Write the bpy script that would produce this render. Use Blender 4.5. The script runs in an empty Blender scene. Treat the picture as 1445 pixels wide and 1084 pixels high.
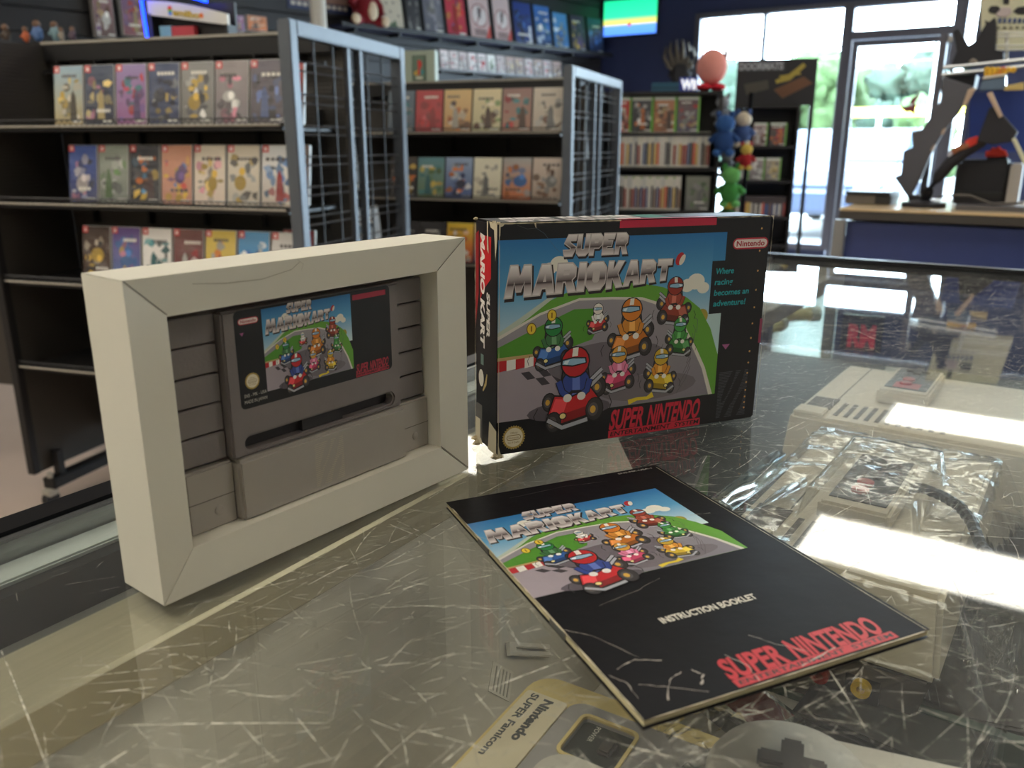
import bpy, bmesh, math, random
from mathutils import Vector, Matrix, geometry, noise as mnoise
R = math.radians
col = bpy.context.scene.collection
scene = bpy.context.scene

# ------------------------------------------------------------------ camera
GZ = 0.97                      # glass top of the showcase
FPX, PITCH, ROLL, CAMH = 1171.07, 0.27931, 0.00055, 0.16753
cp, sp, cr, sr = math.cos(PITCH), math.sin(PITCH), math.cos(ROLL), math.sin(ROLL)
FW = Vector((0, cp, -sp)); _r = Vector((1, 0, 0)); _u = Vector((0, sp, cp))
RT = cr * _r + sr * _u; UP = -sr * _r + cr * _u
CO = Vector((0, 0, GZ + CAMH))
cd = bpy.data.cameras.new('camera'); cam = bpy.data.objects.new('camera', cd); col.objects.link(cam)
m = Matrix.Identity(4)
for i in range(3):
    m[i][0] = RT[i]; m[i][1] = UP[i]; m[i][2] = -FW[i]; m[i][3] = CO[i]
cam.matrix_world = m
cd.sensor_fit = 'HORIZONTAL'; cd.sensor_width = 36; cd.lens = 36 * FPX / 1445
cd.clip_start = 0.01; cd.clip_end = 200
cd.dof.use_dof = True; cd.dof.focus_distance = 0.44; cd.dof.aperture_fstop = 12.5
scene.camera = cam

# ------------------------------------------------------------------ light
w = bpy.data.worlds.new('sky'); scene.world = w; w.use_nodes = True
bg = w.node_tree.nodes['Background']
bg.inputs[0].default_value = (0.66, 0.83, 1.0, 1); bg.inputs[1].default_value = 13.0
CEIL = 2.9
TROFFER = 3.4                  # strength of the ceiling troffers
scene.view_settings.view_transform = 'Standard'; scene.view_settings.look = 'None'
scene.view_settings.exposure = 1.2; scene.view_settings.gamma = 1.0
scene.view_settings.use_curve_mapping = False
scene.cycles.use_denoising = True
scene.cycles.max_bounces = 12; scene.cycles.transparent_max_bounces = 24
scene.cycles.sample_clamp_indirect = 6.0
scene.cycles.caustics_reflective = False; scene.cycles.caustics_refractive = False

# ------------------------------------------------------------------ helpers
def ray(x, y): return FW + RT * ((x - 722.5) / FPX) - UP * ((y - 542) / FPX)
def onz(x, y, z):
    d = ray(x, y); return CO + d * ((z - CO.z) / d.z)
def onp(x, y, pt, n):
    d = ray(x, y); return CO + d * ((Vector(pt) - CO).dot(n) / d.dot(n))
def dr(a): return Vector((math.sin(R(a)), math.cos(R(a)), 0))
def l1(c):
    c /= 255.0
    return c / 12.92 if c <= 0.04045 else ((c + 0.055) / 1.055) ** 2.4
def lin(c): return (l1(c[0]), l1(c[1]), l1(c[2]), 1.0)

MATS = {}
def mat(name, rgb, rough=0.5, metal=0.0, var=0.06, vs=30.0, bump=0.0, bs=200.0, coat=0.0, spec=0.5, emit=None, es=0.0, stretch=None):
    if name in MATS: return MATS[name]
    M = bpy.data.materials.new(name); M.use_nodes = True
    nt = M.node_tree; b = nt.nodes['Principled BSDF']
    b.inputs['Roughness'].default_value = rough; b.inputs['Metallic'].default_value = metal
    b.inputs['Specular IOR Level'].default_value = spec
    b.inputs['Coat Weight'].default_value = coat
    c = lin(rgb)
    tc = nt.nodes.new('ShaderNodeTexCoord'); mp = nt.nodes.new('ShaderNodeMapping')
    nt.links.new(tc.outputs['Object'], mp.inputs[0])
    if stretch: mp.inputs['Scale'].default_value = stretch
    nz = nt.nodes.new('ShaderNodeTexNoise'); nz.inputs['Scale'].default_value = vs; nz.inputs['Detail'].default_value = 4
    nt.links.new(mp.outputs[0], nz.inputs['Vector'])
    mx = nt.nodes.new('ShaderNodeMix'); mx.data_type = 'RGBA'
    mx.inputs['A'].default_value = tuple(max(0, k * (1 - var)) for k in c[:3]) + (1,)
    mx.inputs['B'].default_value = tuple(min(1, k * (1 + var)) for k in c[:3]) + (1,)
    nt.links.new(nz.outputs['Fac'], mx.inputs['Factor']); nt.links.new(mx.outputs['Result'], b.inputs['Base Color'])
    if bump:
        n2 = nt.nodes.new('ShaderNodeTexNoise'); n2.inputs['Scale'].default_value = bs; n2.inputs['Detail'].default_value = 3
        nt.links.new(mp.outputs[0], n2.inputs['Vector'])
        bp = nt.nodes.new('ShaderNodeBump'); bp.inputs['Strength'].default_value = bump; bp.inputs['Distance'].default_value = 0.002
        nt.links.new(n2.outputs['Fac'], bp.inputs['Height']); nt.links.new(bp.outputs[0], b.inputs['Normal'])
    if emit:
        b.inputs['Emission Color'].default_value = lin(emit); b.inputs['Emission Strength'].default_value = es
    MATS[name] = M; return M

def printmat(name, rough=0.4, wrap=0.0, bump=0.0, bs=40.0, emit=0.0, coat=0.0):
    """flat print: colour from the mesh's colour attribute"""
    if name in MATS: return MATS[name]
    M = bpy.data.materials.new(name); M.use_nodes = True; nt = M.node_tree; b = nt.nodes['Principled BSDF']
    at = nt.nodes.new('ShaderNodeVertexColor'); at.layer_name = 'Col'
    nt.links.new(at.outputs['Color'], b.inputs['Base Color']); b.inputs['Roughness'].default_value = rough
    tc = nt.nodes.new('ShaderNodeTexCoord')
    if wrap:
        b.inputs['Coat Weight'].default_value = wrap; b.inputs['Coat Roughness'].default_value = 0.12
        mp = nt.nodes.new('ShaderNodeMapping'); mp.inputs['Scale'].default_value = (14, 1, 45)
        oi = nt.nodes.new('ShaderNodeObjectInfo'); ad = nt.nodes.new('ShaderNodeVectorMath')
        nt.links.new(tc.outputs['Object'], ad.inputs[0]); nt.links.new(oi.outputs['Random'], ad.inputs[1])
        nt.links.new(ad.outputs[0], mp.inputs[0])
        nz = nt.nodes.new('ShaderNodeTexNoise'); nz.inputs['Scale'].default_value = 1.0; nz.inputs['Detail'].default_value = 3
        nt.links.new(mp.outputs[0], nz.inputs['Vector'])
        bp = nt.nodes.new('ShaderNodeBump'); bp.inputs['Strength'].default_value = 1.0; bp.inputs['Distance'].default_value = 0.03
        nt.links.new(nz.outputs['Fac'], bp.inputs['Height']); nt.links.new(bp.outputs[0], b.inputs['Coat Normal'])
    if coat: b.inputs['Coat Weight'].default_value = coat; b.inputs['Coat Roughness'].default_value = 0.15
    if bump:
        nz = nt.nodes.new('ShaderNodeTexNoise'); nz.inputs['Scale'].default_value = bs; nz.inputs['Detail'].default_value = 4
        nt.links.new(tc.outputs['Object'], nz.inputs['Vector'])
        bp = nt.nodes.new('ShaderNodeBump'); bp.inputs['Strength'].default_value = bump; bp.inputs['Distance'].default_value = 0.004
        nt.links.new(nz.outputs['Fac'], bp.inputs['Height']); nt.links.new(bp.outputs[0], b.inputs['Normal'])
    if emit:
        nt.links.new(at.outputs['Color'], b.inputs['Emission Color']); b.inputs['Emission Strength'].default_value = emit
    MATS[name] = M; return M

def glassmat(name, tint=(0.95, 0.98, 0.96), rough=0.02, f0=0.045, dust=0.0, dustcol=(200, 200, 190), bump=0.0, bs=30.0):
    """thin pane: see-through plus a mirror share that grows towards grazing view (Schlick)"""
    if name in MATS: return MATS[name]
    M = bpy.data.materials.new(name); M.use_nodes = True; nt = M.node_tree; nt.nodes.clear()
    out = nt.nodes.new('ShaderNodeOutputMaterial')
    tr = nt.nodes.new('ShaderNodeBsdfTransparent'); tr.inputs[0].default_value = (*tint, 1)
    gl = nt.nodes.new('ShaderNodeBsdfGlossy'); gl.inputs['Roughness'].default_value = rough; gl.inputs['Color'].default_value = (1, 1, 1, 1)
    lw = nt.nodes.new('ShaderNodeLayerWeight'); lw.inputs['Blend'].default_value = 0.5
    pw = nt.nodes.new('ShaderNodeMath'); pw.operation = 'POWER'; pw.inputs[1].default_value = 5
    ma = nt.nodes.new('ShaderNodeMath'); ma.operation = 'MULTIPLY_ADD'; ma.inputs[1].default_value = 1 - f0; ma.inputs[2].default_value = f0
    nt.links.new(lw.outputs['Facing'], pw.inputs[0]); nt.links.new(pw.outputs[0], ma.inputs[0])
    mx = nt.nodes.new('ShaderNodeMixShader'); nt.links.new(ma.outputs[0], mx.inputs[0])
    nt.links.new(tr.outputs[0], mx.inputs[1]); nt.links.new(gl.outputs[0], mx.inputs[2])
    tc = nt.nodes.new('ShaderNodeTexCoord')
    if bump:
        nz = nt.nodes.new('ShaderNodeTexNoise'); nz.inputs['Scale'].default_value = bs; nz.inputs['Detail'].default_value = 3
        nt.links.new(tc.outputs['Object'], nz.inputs['Vector'])
        bp = nt.nodes.new('ShaderNodeBump'); bp.inputs['Strength'].default_value = bump; bp.inputs['Distance'].default_value = 0.01
        nt.links.new(nz.outputs['Fac'], bp.inputs['Height'])
        nt.links.new(bp.outputs[0], gl.inputs['Normal']); nt.links.new(bp.outputs[0], lw.inputs['Normal'])
    last = mx
    if dust:
        df = nt.nodes.new('ShaderNodeBsdfDiffuse'); df.inputs[0].default_value = lin(dustcol)
        nz = nt.nodes.new('ShaderNodeTexNoise'); nz.inputs['Scale'].default_value = 9; nz.inputs['Detail'].default_value = 6
        nt.links.new(tc.outputs['Object'], nz.inputs['Vector'])
        mr = nt.nodes.new('ShaderNodeMapRange'); mr.inputs[1].default_value = 0.3; mr.inputs[2].default_value = 0.75
        mr.inputs[3].default_value = dust * 0.4; mr.inputs[4].default_value = dust
        nt.links.new(nz.outputs['Fac'], mr.inputs[0])
        m2 = nt.nodes.new('ShaderNodeMixShader'); nt.links.new(mr.outputs[0], m2.inputs[0])
        nt.links.new(mx.outputs[0], m2.inputs[1]); nt.links.new(df.outputs[0], m2.inputs[2]); last = m2
    nt.links.new(last.outputs[0], out.inputs[0]); MATS[name] = M; return M

class MB:
    """mesh builder"""
    def __init__(s): s.V = []; s.F = []
    def add(s, v, f):
        o = len(s.V); s.V += [tuple(p) for p in v]; s.F += [[i + o for i in q] for q in f]; return s
    def box(s, x0, x1, y0, y1, z0, z1, M=None):
        v = [Vector((x, y, z)) for z in (z0, z1) for y in (y0, y1) for x in (x0, x1)]
        if M is not None: v = [M @ p for p in v]
        return s.add(v, [(0, 2, 3, 1), (4, 5, 7, 6), (0, 1, 5, 4), (2, 6, 7, 3), (0, 4, 6, 2), (1, 3, 7, 5)])
    def prism(s, poly, a, b, axis='z', M=None):
        n = len(poly); mk = {'z': lambda p, t: Vector((p[0], p[1], t)), 'y': lambda p, t: Vector((p[0], t, p[1])), 'x': lambda p, t: Vector((t, p[0], p[1]))}[axis]
        v = [mk(p, a) for p in poly] + [mk(p, b) for p in poly]
        if M is not None: v = [M @ p for p in v]
        tri = [tuple(t) for t in geometry.tessellate_polygon([[Vector((p[0], p[1], 0)) for p in poly]])]
        return s.add(v, [t[::-1] for t in tri] + [tuple(i + n for i in t) for t in tri] + [(i, (i + 1) % n, (i + 1) % n + n, i + n) for i in range(n)])
    def tube(s, pts, r, n=8, closed=False):
        pts = [Vector(p) for p in pts]; rings = []; N = len(pts)
        for i, p in enumerate(pts):
            a = pts[i - 1] if i else p; b = pts[i + 1] if i < N - 1 else p
            t = (b - a).normalized(); ref = Vector((0, 0, 1)) if abs(t.z) < .9 else Vector((1, 0, 0))
            x = t.cross(ref).normalized(); y = t.cross(x); rr = r[i] if isinstance(r, (list, tuple)) else r
            rings.append([p + (x * math.cos(k * 2 * math.pi / n) + y * math.sin(k * 2 * math.pi / n)) * rr for k in range(n)])
        v = [q for g in rings for q in g]
        f = [(i * n + k, i * n + (k + 1) % n, (i + 1) * n + (k + 1) % n, (i + 1) * n + k) for i in range(N - 1) for k in range(n)]
        f += [tuple(range(n - 1, -1, -1)), tuple((N - 1) * n + k for k in range(n))]
        return s.add(v, f)
    def lathe(s, prof, n=24, M=None):
        v = []
        for (r, z) in prof: v += [Vector((r * math.cos(k * 2 * math.pi / n), r * math.sin(k * 2 * math.pi / n), z)) for k in range(n)]
        if M is not None: v = [M @ p for p in v]
        N = len(prof)
        f = [(i * n + k, i * n + (k + 1) % n, (i + 1) * n + (k + 1) % n, (i + 1) * n + k) for i in range(N - 1) for k in range(n)]
        f += [tuple(range(n - 1, -1, -1)), tuple((N - 1) * n + k for k in range(n))]
        return s.add(v, f)
    def ball(s, c, rx, ry=None, rz=None, nu=14, nv=9, lump=0.0, seed=0):
        ry = ry or rx; rz = rz or rx; c = Vector(c); v = []
        for j in range(nv + 1):
            t = math.pi * j / nv
            for i in range(nu):
                p = 2 * math.pi * i / nu; d = Vector((math.sin(t) * math.cos(p), math.sin(t) * math.sin(p), math.cos(t)))
                k = 1 + (lump * mnoise.noise(d * 2.3 + Vector((seed, seed * 1.7, 0))) if lump else 0)
                v.append(c + Vector((d.x * rx, d.y * ry, d.z * rz)) * k)
        f = [(j * nu + i, (j + 1) * nu + i, (j + 1) * nu + (i + 1) % nu, j * nu + (i + 1) % nu) for j in range(nv) for i in range(nu)]
        return s.add(v, f)
    def build(s, name, M, parent=None, loc=None, rot=None, bevel=0.0, seg=2, smooth=False, bang=0.7):
        me = bpy.data.meshes.new(name); me.from_pydata(s.V, [], s.F)
        bm = bmesh.new(); bm.from_mesh(me); bmesh.ops.remove_doubles(bm, verts=bm.verts, dist=1e-6)
        bmesh.ops.recalc_face_normals(bm, faces=bm.faces)
        if bevel:
            ed = [e for e in bm.edges if len(e.link_faces) == 2 and e.calc_face_angle(0) > bang]
            bmesh.ops.bevel(bm, geom=ed, offset=bevel, segments=seg, affect='EDGES', clamp_overlap=True)
        bm.to_mesh(me); bm.free()
        if smooth: me.shade_smooth()
        me.materials.append(M)
        return link(name, me, parent, loc, rot)
def link(name, me, parent=None, loc=None, rot=None):
    o = bpy.data.objects.new(name, me); col.objects.link(o); o.parent = parent
    if loc is not None: o.location = loc
    if rot is not None: o.rotation_euler = rot
    return o
def tag(o, label=None, cat=None, group=None, kind=None):
    if label: o['label'] = label
    if cat: o['category'] = cat
    if group: o['group'] = group
    if kind: o['kind'] = kind
    return o
def thing(name, label, cat, loc=(0, 0, 0), rz=0.0, group=None):
    o = bpy.data.objects.new(name, None); col.objects.link(o); o.location = loc; o.rotation_euler = (0, 0, rz)
    o.empty_display_size = 0.02
    return tag(o, label, cat, group)
def struct(o): o['kind'] = 'structure'; return o

# ---- flat print: coloured polygons in layers a few hundredths of a millimetre apart
GLYPH = {}
def glyphs(txt, bold=0.0):
    k = (txt, bold)
    if k not in GLYPH:
        cu = bpy.data.curves.new('t', 'FONT'); cu.body = txt; cu.size = 1.0; cu.resolution_u = 3; cu.offset = bold; cu.fill_mode = 'FRONT'
        ob = bpy.data.objects.new('t', cu); me = bpy.data.meshes.new_from_object(ob)
        v = [(q.co.x, q.co.y) for q in me.vertices]; f = [tuple(p.vertices) for p in me.polygons]
        x0 = min(p[0] for p in v); x1 = max(p[0] for p in v)
        bpy.data.objects.remove(ob); bpy.data.curves.remove(cu); bpy.data.meshes.remove(me)
        GLYPH[k] = ([(p[0] - x0, p[1]) for p in v], f, x1 - x0)
    return GLYPH[k]
class Print:
    def __init__(s): s.V = []; s.F = []; s.C = []; s.L = []; s.layer = 0; s.B = []; s.T = lambda x, y: (x, y)
    def _add(s, pts, faces, colf):
        o = len(s.V); tp = [s.T(*p) for p in pts]
        bb = (min(p[0] for p in tp), min(p[1] for p in tp), max(p[0] for p in tp), max(p[1] for p in tp))
        s.layer = 1 + max([b[4] for b in s.B if b[0] < bb[2] and b[2] > bb[0] and b[1] < bb[3] and b[3] > bb[1]], default=0)   # one above whatever it overlaps
        s.B.append((*bb, s.layer))
        for p in tp: s.V.append((*p, s.layer))
        cs = [lin(colf(*p)) if callable(colf) else lin(colf) for p in pts] if callable(colf) else [lin(colf)] * len(pts)
        for f in faces: s.F.append(tuple(i + o for i in f)); s.C += [cs[i] for i in f]
    def poly(s, pts, c, holes=()):
        loops = [[Vector((p[0], p[1], 0)) for p in pts]] + [[Vector((p[0], p[1], 0)) for p in h] for h in holes]
        allp = [(p.x, p.y) for l in loops for p in l]
        s._add(allp, [tuple(t) for t in geometry.tessellate_polygon(loops)], c); return s
    def rect(s, x0, y0, x1, y1, c): return s.poly([(x0, y0), (x1, y0), (x1, y1), (x0, y1)], c)
    def grad(s, x0, y0, x1, y1, stops, n=1):
        ys = sorted(set([y0, y1] + [y0 + (y1 - y0) * t for t, _ in stops]))
        def cf(x, y):
            t = (y - y0) / (y1 - y0)
            for (a, ca), (b, cb) in zip(stops, stops[1:]):
                if t <= b + 1e-6:
                    k = (t - a) / (b - a) if b > a else 0; return tuple(ca[i] + (cb[i] - ca[i]) * k for i in range(3))
            return stops[-1][1]
        pts = [(x, y) for y in ys for x in (x0, x1)]
        s._add(pts, [(2 * i, 2 * i + 1, 2 * i + 3, 2 * i + 2) for i in range(len(ys) - 1)], cf); return s
    def ell(s, cx, cy, rx, ry, c, n=18, rot=0.0):
        ca, sa = math.cos(rot), math.sin(rot)
        p = [(cx + rx * math.cos(t) * ca - ry * math.sin(t) * sa, cy + rx * math.cos(t) * sa + ry * math.sin(t) * ca) for t in [2 * math.pi * k / n for k in range(n)]]
        s._add(p, [tuple(range(n))], c); return s
    def line(s, pts, wd, c):
        n = len(pts); a = []; b = []
        for i, p in enumerate(pts):
            q0 = pts[max(0, i - 1)]; q1 = pts[min(n - 1, i + 1)]; dx, dy = q1[0] - q0[0], q1[1] - q0[1]; l = math.hypot(dx, dy) or 1
            ww = wd[i] if isinstance(wd, (list, tuple)) else wd
            a.append((p[0] - dy / l * ww / 2, p[1] + dx / l * ww / 2)); b.append((p[0] + dy / l * ww / 2, p[1] - dx / l * ww / 2))
        s._add(a + b, [(i, i + 1, n + i + 1, n + i) for i in range(n - 1)], c); return s
    def text(s, txt, x, y, h, c, width=None, shear=0.0, bold=0.0, slope=0.0):
        """x,y: left end of the base line; h: cap height; y counts downwards"""
        v, f, w_ = glyphs(txt, bold); k = h / 0.73; sx = (width / w_) if width else k
        s._add([(x + p[0] * sx + p[1] * k * shear, y - p[1] * k + p[0] * sx * slope) for p in v], f, c); return s
    def pill(s, x0, y0, x1, y1, c, n=8):
        r = (y1 - y0) / 2; p = []
        for cx, a0 in ((x1 - r, -90), (x0 + r, 90)):
            p += [(cx + r * math.cos(R(a0 + 180 * k / n)), y0 + r + r * math.sin(R(a0 + 180 * k / n))) for k in range(n + 1)]
        s._add(p, [tuple(range(len(p)))], c); return s
    def build(s, name, M, fn, parent=None, eps=3e-5, loc=None, rot=None):
        me = bpy.data.meshes.new(name); me.from_pydata([tuple(fn(x, y, l * eps)) for x, y, l in s.V], [], s.F)
        ca = me.color_attributes.new('Col', 'FLOAT_COLOR', 'CORNER')
        ca.data.foreach_set('color', [k for c in s.C for k in c])
        me.materials.append(M); return link(name, me, parent, loc, rot)
def upright(W, H, y=0.0, s=0.001):
    """print in mm (y down) on the -y face of a local frame whose origin is the lower left corner"""
    return lambda x, yy, e: (x * s, y - 5e-5 - e, H - yy * s)
def flat(W, H, z, s=0.001): return lambda x, yy, e: (x * s, H - yy * s, z + 5e-5 + e)
ORD = ['first', 'second', 'third', 'fourth', 'fifth', 'sixth', 'seventh', 'eighth', 'ninth', 'tenth', 'eleventh', 'twelfth', 'thirteenth', 'fourteenth', 'fifteenth', 'sixteenth', 'seventeenth', 'eighteenth', 'nineteenth']
def ordinal(i):
    n = i + 1
    if n < 20: return ORD[i]
    return {2: 'twentieth', 3: 'thirtieth', 4: 'fortieth'}[n // 10] if n % 10 == 0 else {2: 'twenty', 3: 'thirty', 4: 'forty'}[n // 10] + '-' + ORD[n % 10 - 1]
def plate(mb, outer, holes, a, b, mk):
    """flat plate with holes: outer/holes are 2-D loops, mk(p, t) places a point at thickness t"""
    loops = [list(outer)] + [list(h) for h in holes]; pts = [p for l in loops for p in l]; n = len(pts)
    tri = [tuple(t) for t in geometry.tessellate_polygon([[Vector((p[0], p[1], 0)) for p in l] for l in loops])]
    v = [mk(p, a) for p in pts] + [mk(p, b) for p in pts]; f = [t[::-1] for t in tri] + [tuple(i + n for i in t) for t in tri]; o = 0
    for l in loops:
        k = len(l); f += [(o + i, o + (i + 1) % k, o + (i + 1) % k + n, o + i + n) for i in range(k)]; o += k
    return mb.add(v, f)
def rrect(x0, y0, x1, y1, r, n=5):
    p = []
    for cx, cy, a in ((x1 - r, y1 - r, 0), (x0 + r, y1 - r, 90), (x0 + r, y0 + r, 180), (x1 - r, y0 + r, 270)):
        p += [(cx + r * math.cos(R(a + 90 * k / n)), cy + r * math.sin(R(a + 90 * k / n))) for k in range(n + 1)]
    return p

# ================================================================== THE ROOM
N32, X122 = dr(32), dr(122)
WD = 9.05
def WF(x, y, z): return N32 * (WD + y) + X122 * x + Vector((0, 0, z))
WM = Matrix.Translation(N32 * WD) @ Matrix.Rotation(R(-32), 4, 'Z')
K = Vector((1.005, 10.04, 0)); XL = dr(225); NL = dr(-45)
M_dark = mat('dark_navy_paint', (36, 46, 84), 0.55, var=0.1, vs=4)
M_black = mat('black_paint', (26, 25, 26), 0.45, var=0.15, vs=12)
M_alu = mat('brushed_aluminium', (150, 152, 154), 0.32, 0.9, var=0.12, vs=60, stretch=(1, 40, 40))
M_floor = mat('pale_vinyl_floor', (205, 186, 174), 0.35, var=0.08, vs=3)
M_ceil = mat('grey_ceiling_tile', (136, 134, 128), 0.8, var=0.05, vs=40)
corner = [K, WF(5.5, 0, 0), WF(5.5, -8.6, 0), Vector((0.6, -2.6, 0)), K + XL * 12.0]
mb = MB(); mb.prism([(p.x, p.y) for p in corner], -0.08, 0.0); struct(mb.build('floor', M_floor))
mb = MB(); mb.prism([(p.x, p.y) for p in corner], CEIL, CEIL + 0.08); struct(mb.build('ceiling', M_ceil))
def wallbox(name, p, q, z0, z1, M, th=0.12):
    d = (q - p).normalized(); o = Vector((d.y, -d.x, 0)) * th
    mb = MB(); mb.prism([(a.x, a.y) for a in (p, q, q + o, p + o)], z0, z1); return struct(mb.build(name, M))
M_pale = mat('pale_grey_paint', (196, 192, 182), 0.7, var=0.04)
wallbox('wall_right', WF(5.5, -8.6, 0), WF(5.5, 0, 0), 0, CEIL, M_pale)
wallbox('wall_back', Vector((0.6, -2.6, 0)), WF(5.5, -8.6, 0), 0, CEIL, M_pale)
wallbox('wall_back_left', K + XL * 12.0, Vector((0.6, -2.6, 0)), 0, CEIL, M_pale)
wl = wallbox('wall_left', K, K + XL * 12.0, 0, CEIL, M_black)
# slat boards of the left wall, each its own board with a groove between
LM = Matrix.Translation(K) @ Matrix.Rotation(math.atan2(XL.y, XL.x), 4, 'Z')      # local x runs along the wall towards us, local y out of the room
M_slat = mat('charcoal_slat_board', (30, 30, 35), 0.5, var=0.12, vs=8)
sb = MB(); sb.box(0.02, 11.9, 0.0, 0.022, 0, 0.142); slat0 = None
for k in range(12):
    z = 1.1 + 0.152 * k
    if slat0 is None:
        slat0 = sb.build('slat', M_slat, wl, bevel=0.004, seg=1); o = slat0
    else: o = link('slat', slat0.data, wl)
    o.matrix_world = LM @ Matrix.Translation((0, 0.0 if False else 0.0, z))
# is +y of LM inside the room?  (camera side)
_in = (LM.inverted() @ CO).y
for o in wl.children:
    if _in < 0: o.matrix_world = o.matrix_world @ Matrix.Scale(-1, 4, (0, 1, 0))
YS = 1 if _in > 0 else -1
def LW(x, y, z): return LM @ Vector((x, y * YS, z))         # x along left wall, y into the room

# window wall -------------------------------------------------------
mb = MB()
HEAD, SILL = 2.47, 0.10
for (a, b, z0, z1) in [(-4.75, -3.37, 0, CEIL), (-3.37, -1.84, 0, SILL), (-3.37, -0.70, HEAD, CEIL), (-0.70, 0.0, 0, CEIL), (0.0, 2.9, 0, SILL), (0.0, 2.9, HEAD, CEIL), (2.9, 5.5, 0, CEIL), (-0.84, -0.70, 0, SILL)]:
    mb.box(a, b, 0, 0.14, z0, z1, WM)
struct(mb.build('wall_front', M_dark))
M_frame = mat('anodised_frame', (92, 92, 102), 0.4, 0.6, var=0.08)
M_pane = glassmat('window_glass', (0.97, 0.99, 0.98), 0.01)
def framebox(o, name, rects, y0=-0.03, y1=0.07, M=M_frame):
    for (a, b, z0, z1) in rects:
        MB().box(a, b, y0, y1, z0, z1, WM).build(name, M, o, bevel=0.004, seg=1)
w1 = struct(thing('window_1', 'wide shop window with a thin mullion in the dark front wall', 'window'))
framebox(w1, 'frame_bar', [(-3.37, -3.31, SILL, HEAD), (-2.655, -2.615, SILL, HEAD), (-1.88, -1.82, SILL, HEAD), (-3.31, -1.88, SILL, SILL + 0.06), (-3.31, -1.88, HEAD - 0.05, HEAD)])
for a, b in ((-3.31, -2.655), (-2.615, -1.88)): MB().box(a, b, 0.02, 0.026, SILL + .06, HEAD - .05, WM).build('pane', M_pane, w1)
d1 = struct(thing('door_1', 'glazed shop door with grey metal frame and transom', 'door'))
framebox(d1, 'door_jamb', [(-1.82, -1.78, 0, HEAD), (-0.92, -0.84, 0, HEAD), (-1.78, -0.92, 2.12, 2.20), (-1.78, -0.92, 2.41, HEAD)])
framebox(d1, 'door_stile', [(-1.775, -1.72, 0.02, 2.115), (-0.985, -0.925, 0.02, 2.115), (-1.72, -0.985, 0.02, 0.27), (-1.72, -0.985, 2.06, 2.115)], 0.0, 0.045)
MB().box(-1.72, -0.985, 0.018, 0.024, 0.27, 2.06, WM).build('pane', M_pane, d1)
MB().box(-1.78, -0.92, 0.02, 0.026, 2.2, 2.41, WM).build('pane', M_pane, d1)
MB().tube([WM @ Vector((-1.70, -0.03, 1.0)), WM @ Vector((-1.0, -0.03, 1.0))], 0.012).build('push_bar', M_frame, d1)
w2 = struct(thing('window_2', 'narrow sidelight window right of the shop door', 'window'))
framebox(w2, 'frame_bar', [(-0.84, -0.81, SILL, HEAD), (-0.73, -0.70, SILL, HEAD), (-0.81, -0.73, SILL, SILL + .04), (-0.81, -0.73, HEAD - .04, HEAD)])
MB().box(-0.81, -0.73, 0.02, 0.026, SILL + .04, HEAD - .04, WM).build('pane', M_pane, w2)
w3 = struct(thing('window_3', 'right-hand shop window beyond the register, seen mirrored in the showcase top', 'window'))
framebox(w3, 'frame_bar', [(0.0, 0.06, SILL, HEAD), (1.47, 1.53, SILL, HEAD), (2.84, 2.9, SILL, HEAD), (0.06, 2.84, SILL, SILL + .06), (0.06, 2.84, HEAD - .05, HEAD)])
for a, b in ((0.06, 1.47), (1.53, 2.84)): MB().box(a, b, 0.02, 0.026, SILL + .06, HEAD - .05, WM).build('pane', M_pane, w3)
# sky portals sit in the real openings and only guide the sampling of the daylight
for k, (a, b) in enumerate(((-3.31, -0.73), (0.06, 2.84))):
    ld = bpy.data.lights.new('daylight_portal', 'AREA'); ld.shape = 'RECTANGLE'; ld.size = b - a; ld.size_y = HEAD - SILL; ld.cycles.is_portal = True
    lo = bpy.data.objects.new('daylight_portal', ld); col.objects.link(lo)
    lo.matrix_world = WM @ Matrix.Translation(((a + b) / 2, 0.16, (HEAD + SILL) / 2)) @ Matrix.Rotation(R(-90), 4, 'X')

# ceiling troffers ---------------------------------------------------
M_lens = mat('lit_troffer_lens', (255, 250, 235), 0.5, emit=(255, 248, 233), es=TROFFER)
M_white = mat('white_enamel', (225, 225, 220), 0.4)
V123 = dr(123); c2 = Vector((2.14, 3.89, 0)); st = Vector((1.41, 2.16, 0))
spots = [(c2 + st, 'farthest, near the shop window'), (c2, 'second from the shop window'), (c2 - st, 'beside the showcase'), (c2 - st * 2, 'behind the showcase'),
         (Vector((-0.55, 5.6, 0)), 'added above the far racks'), (Vector((-3.4, 1.5, 0)), 'added at the left end of the room'), (Vector((-2.1, -0.2, 0)), 'added behind on the left'), (c2 + V123 * 2.6 - st * .8, 'added at the right side of the room'), (c2 - st + V123 * 1.9, 'added right of the showcase'), (Vector((-4.9, 1.6, 0)), 'added in the far left corner'), (Vector((-3.6, -.2, 0)), 'added left of the back wall'), (c2 + V123 * 3.2 + st * .4, 'added near the right wall'), (Vector((-1.9, 1.1, 0)), 'added left of the showcase')]  # unseen fixtures added for fill light, kept out of the mirrored view
tf = None
for p, wh in spots:
    t = thing('ceiling_troffer', 'recessed white fluorescent ceiling light, ' + wh, 'ceiling light', (p.x, p.y, CEIL - 0.03), R(-33), 'recessed ceiling lights')
    if tf is None:
        a = MB(); plate(a, [(-.62, -.32), (.62, -.32), (.62, .32), (-.62, .32)], [[(-.585, -.285), (.585, -.285), (.585, .285), (-.585, .285)]], -0.01, 0.03, lambda q, t_: Vector((q[0], q[1], t_)))
        tf = (a.build('frame', M_white, t), MB().box(-.585, .585, -.285, .285, 0.0, 0.012).build('diffuser', M_lens, t))
    else:
        for s_ in tf: link(s_.name.split('.')[0], s_.data, t)

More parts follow.
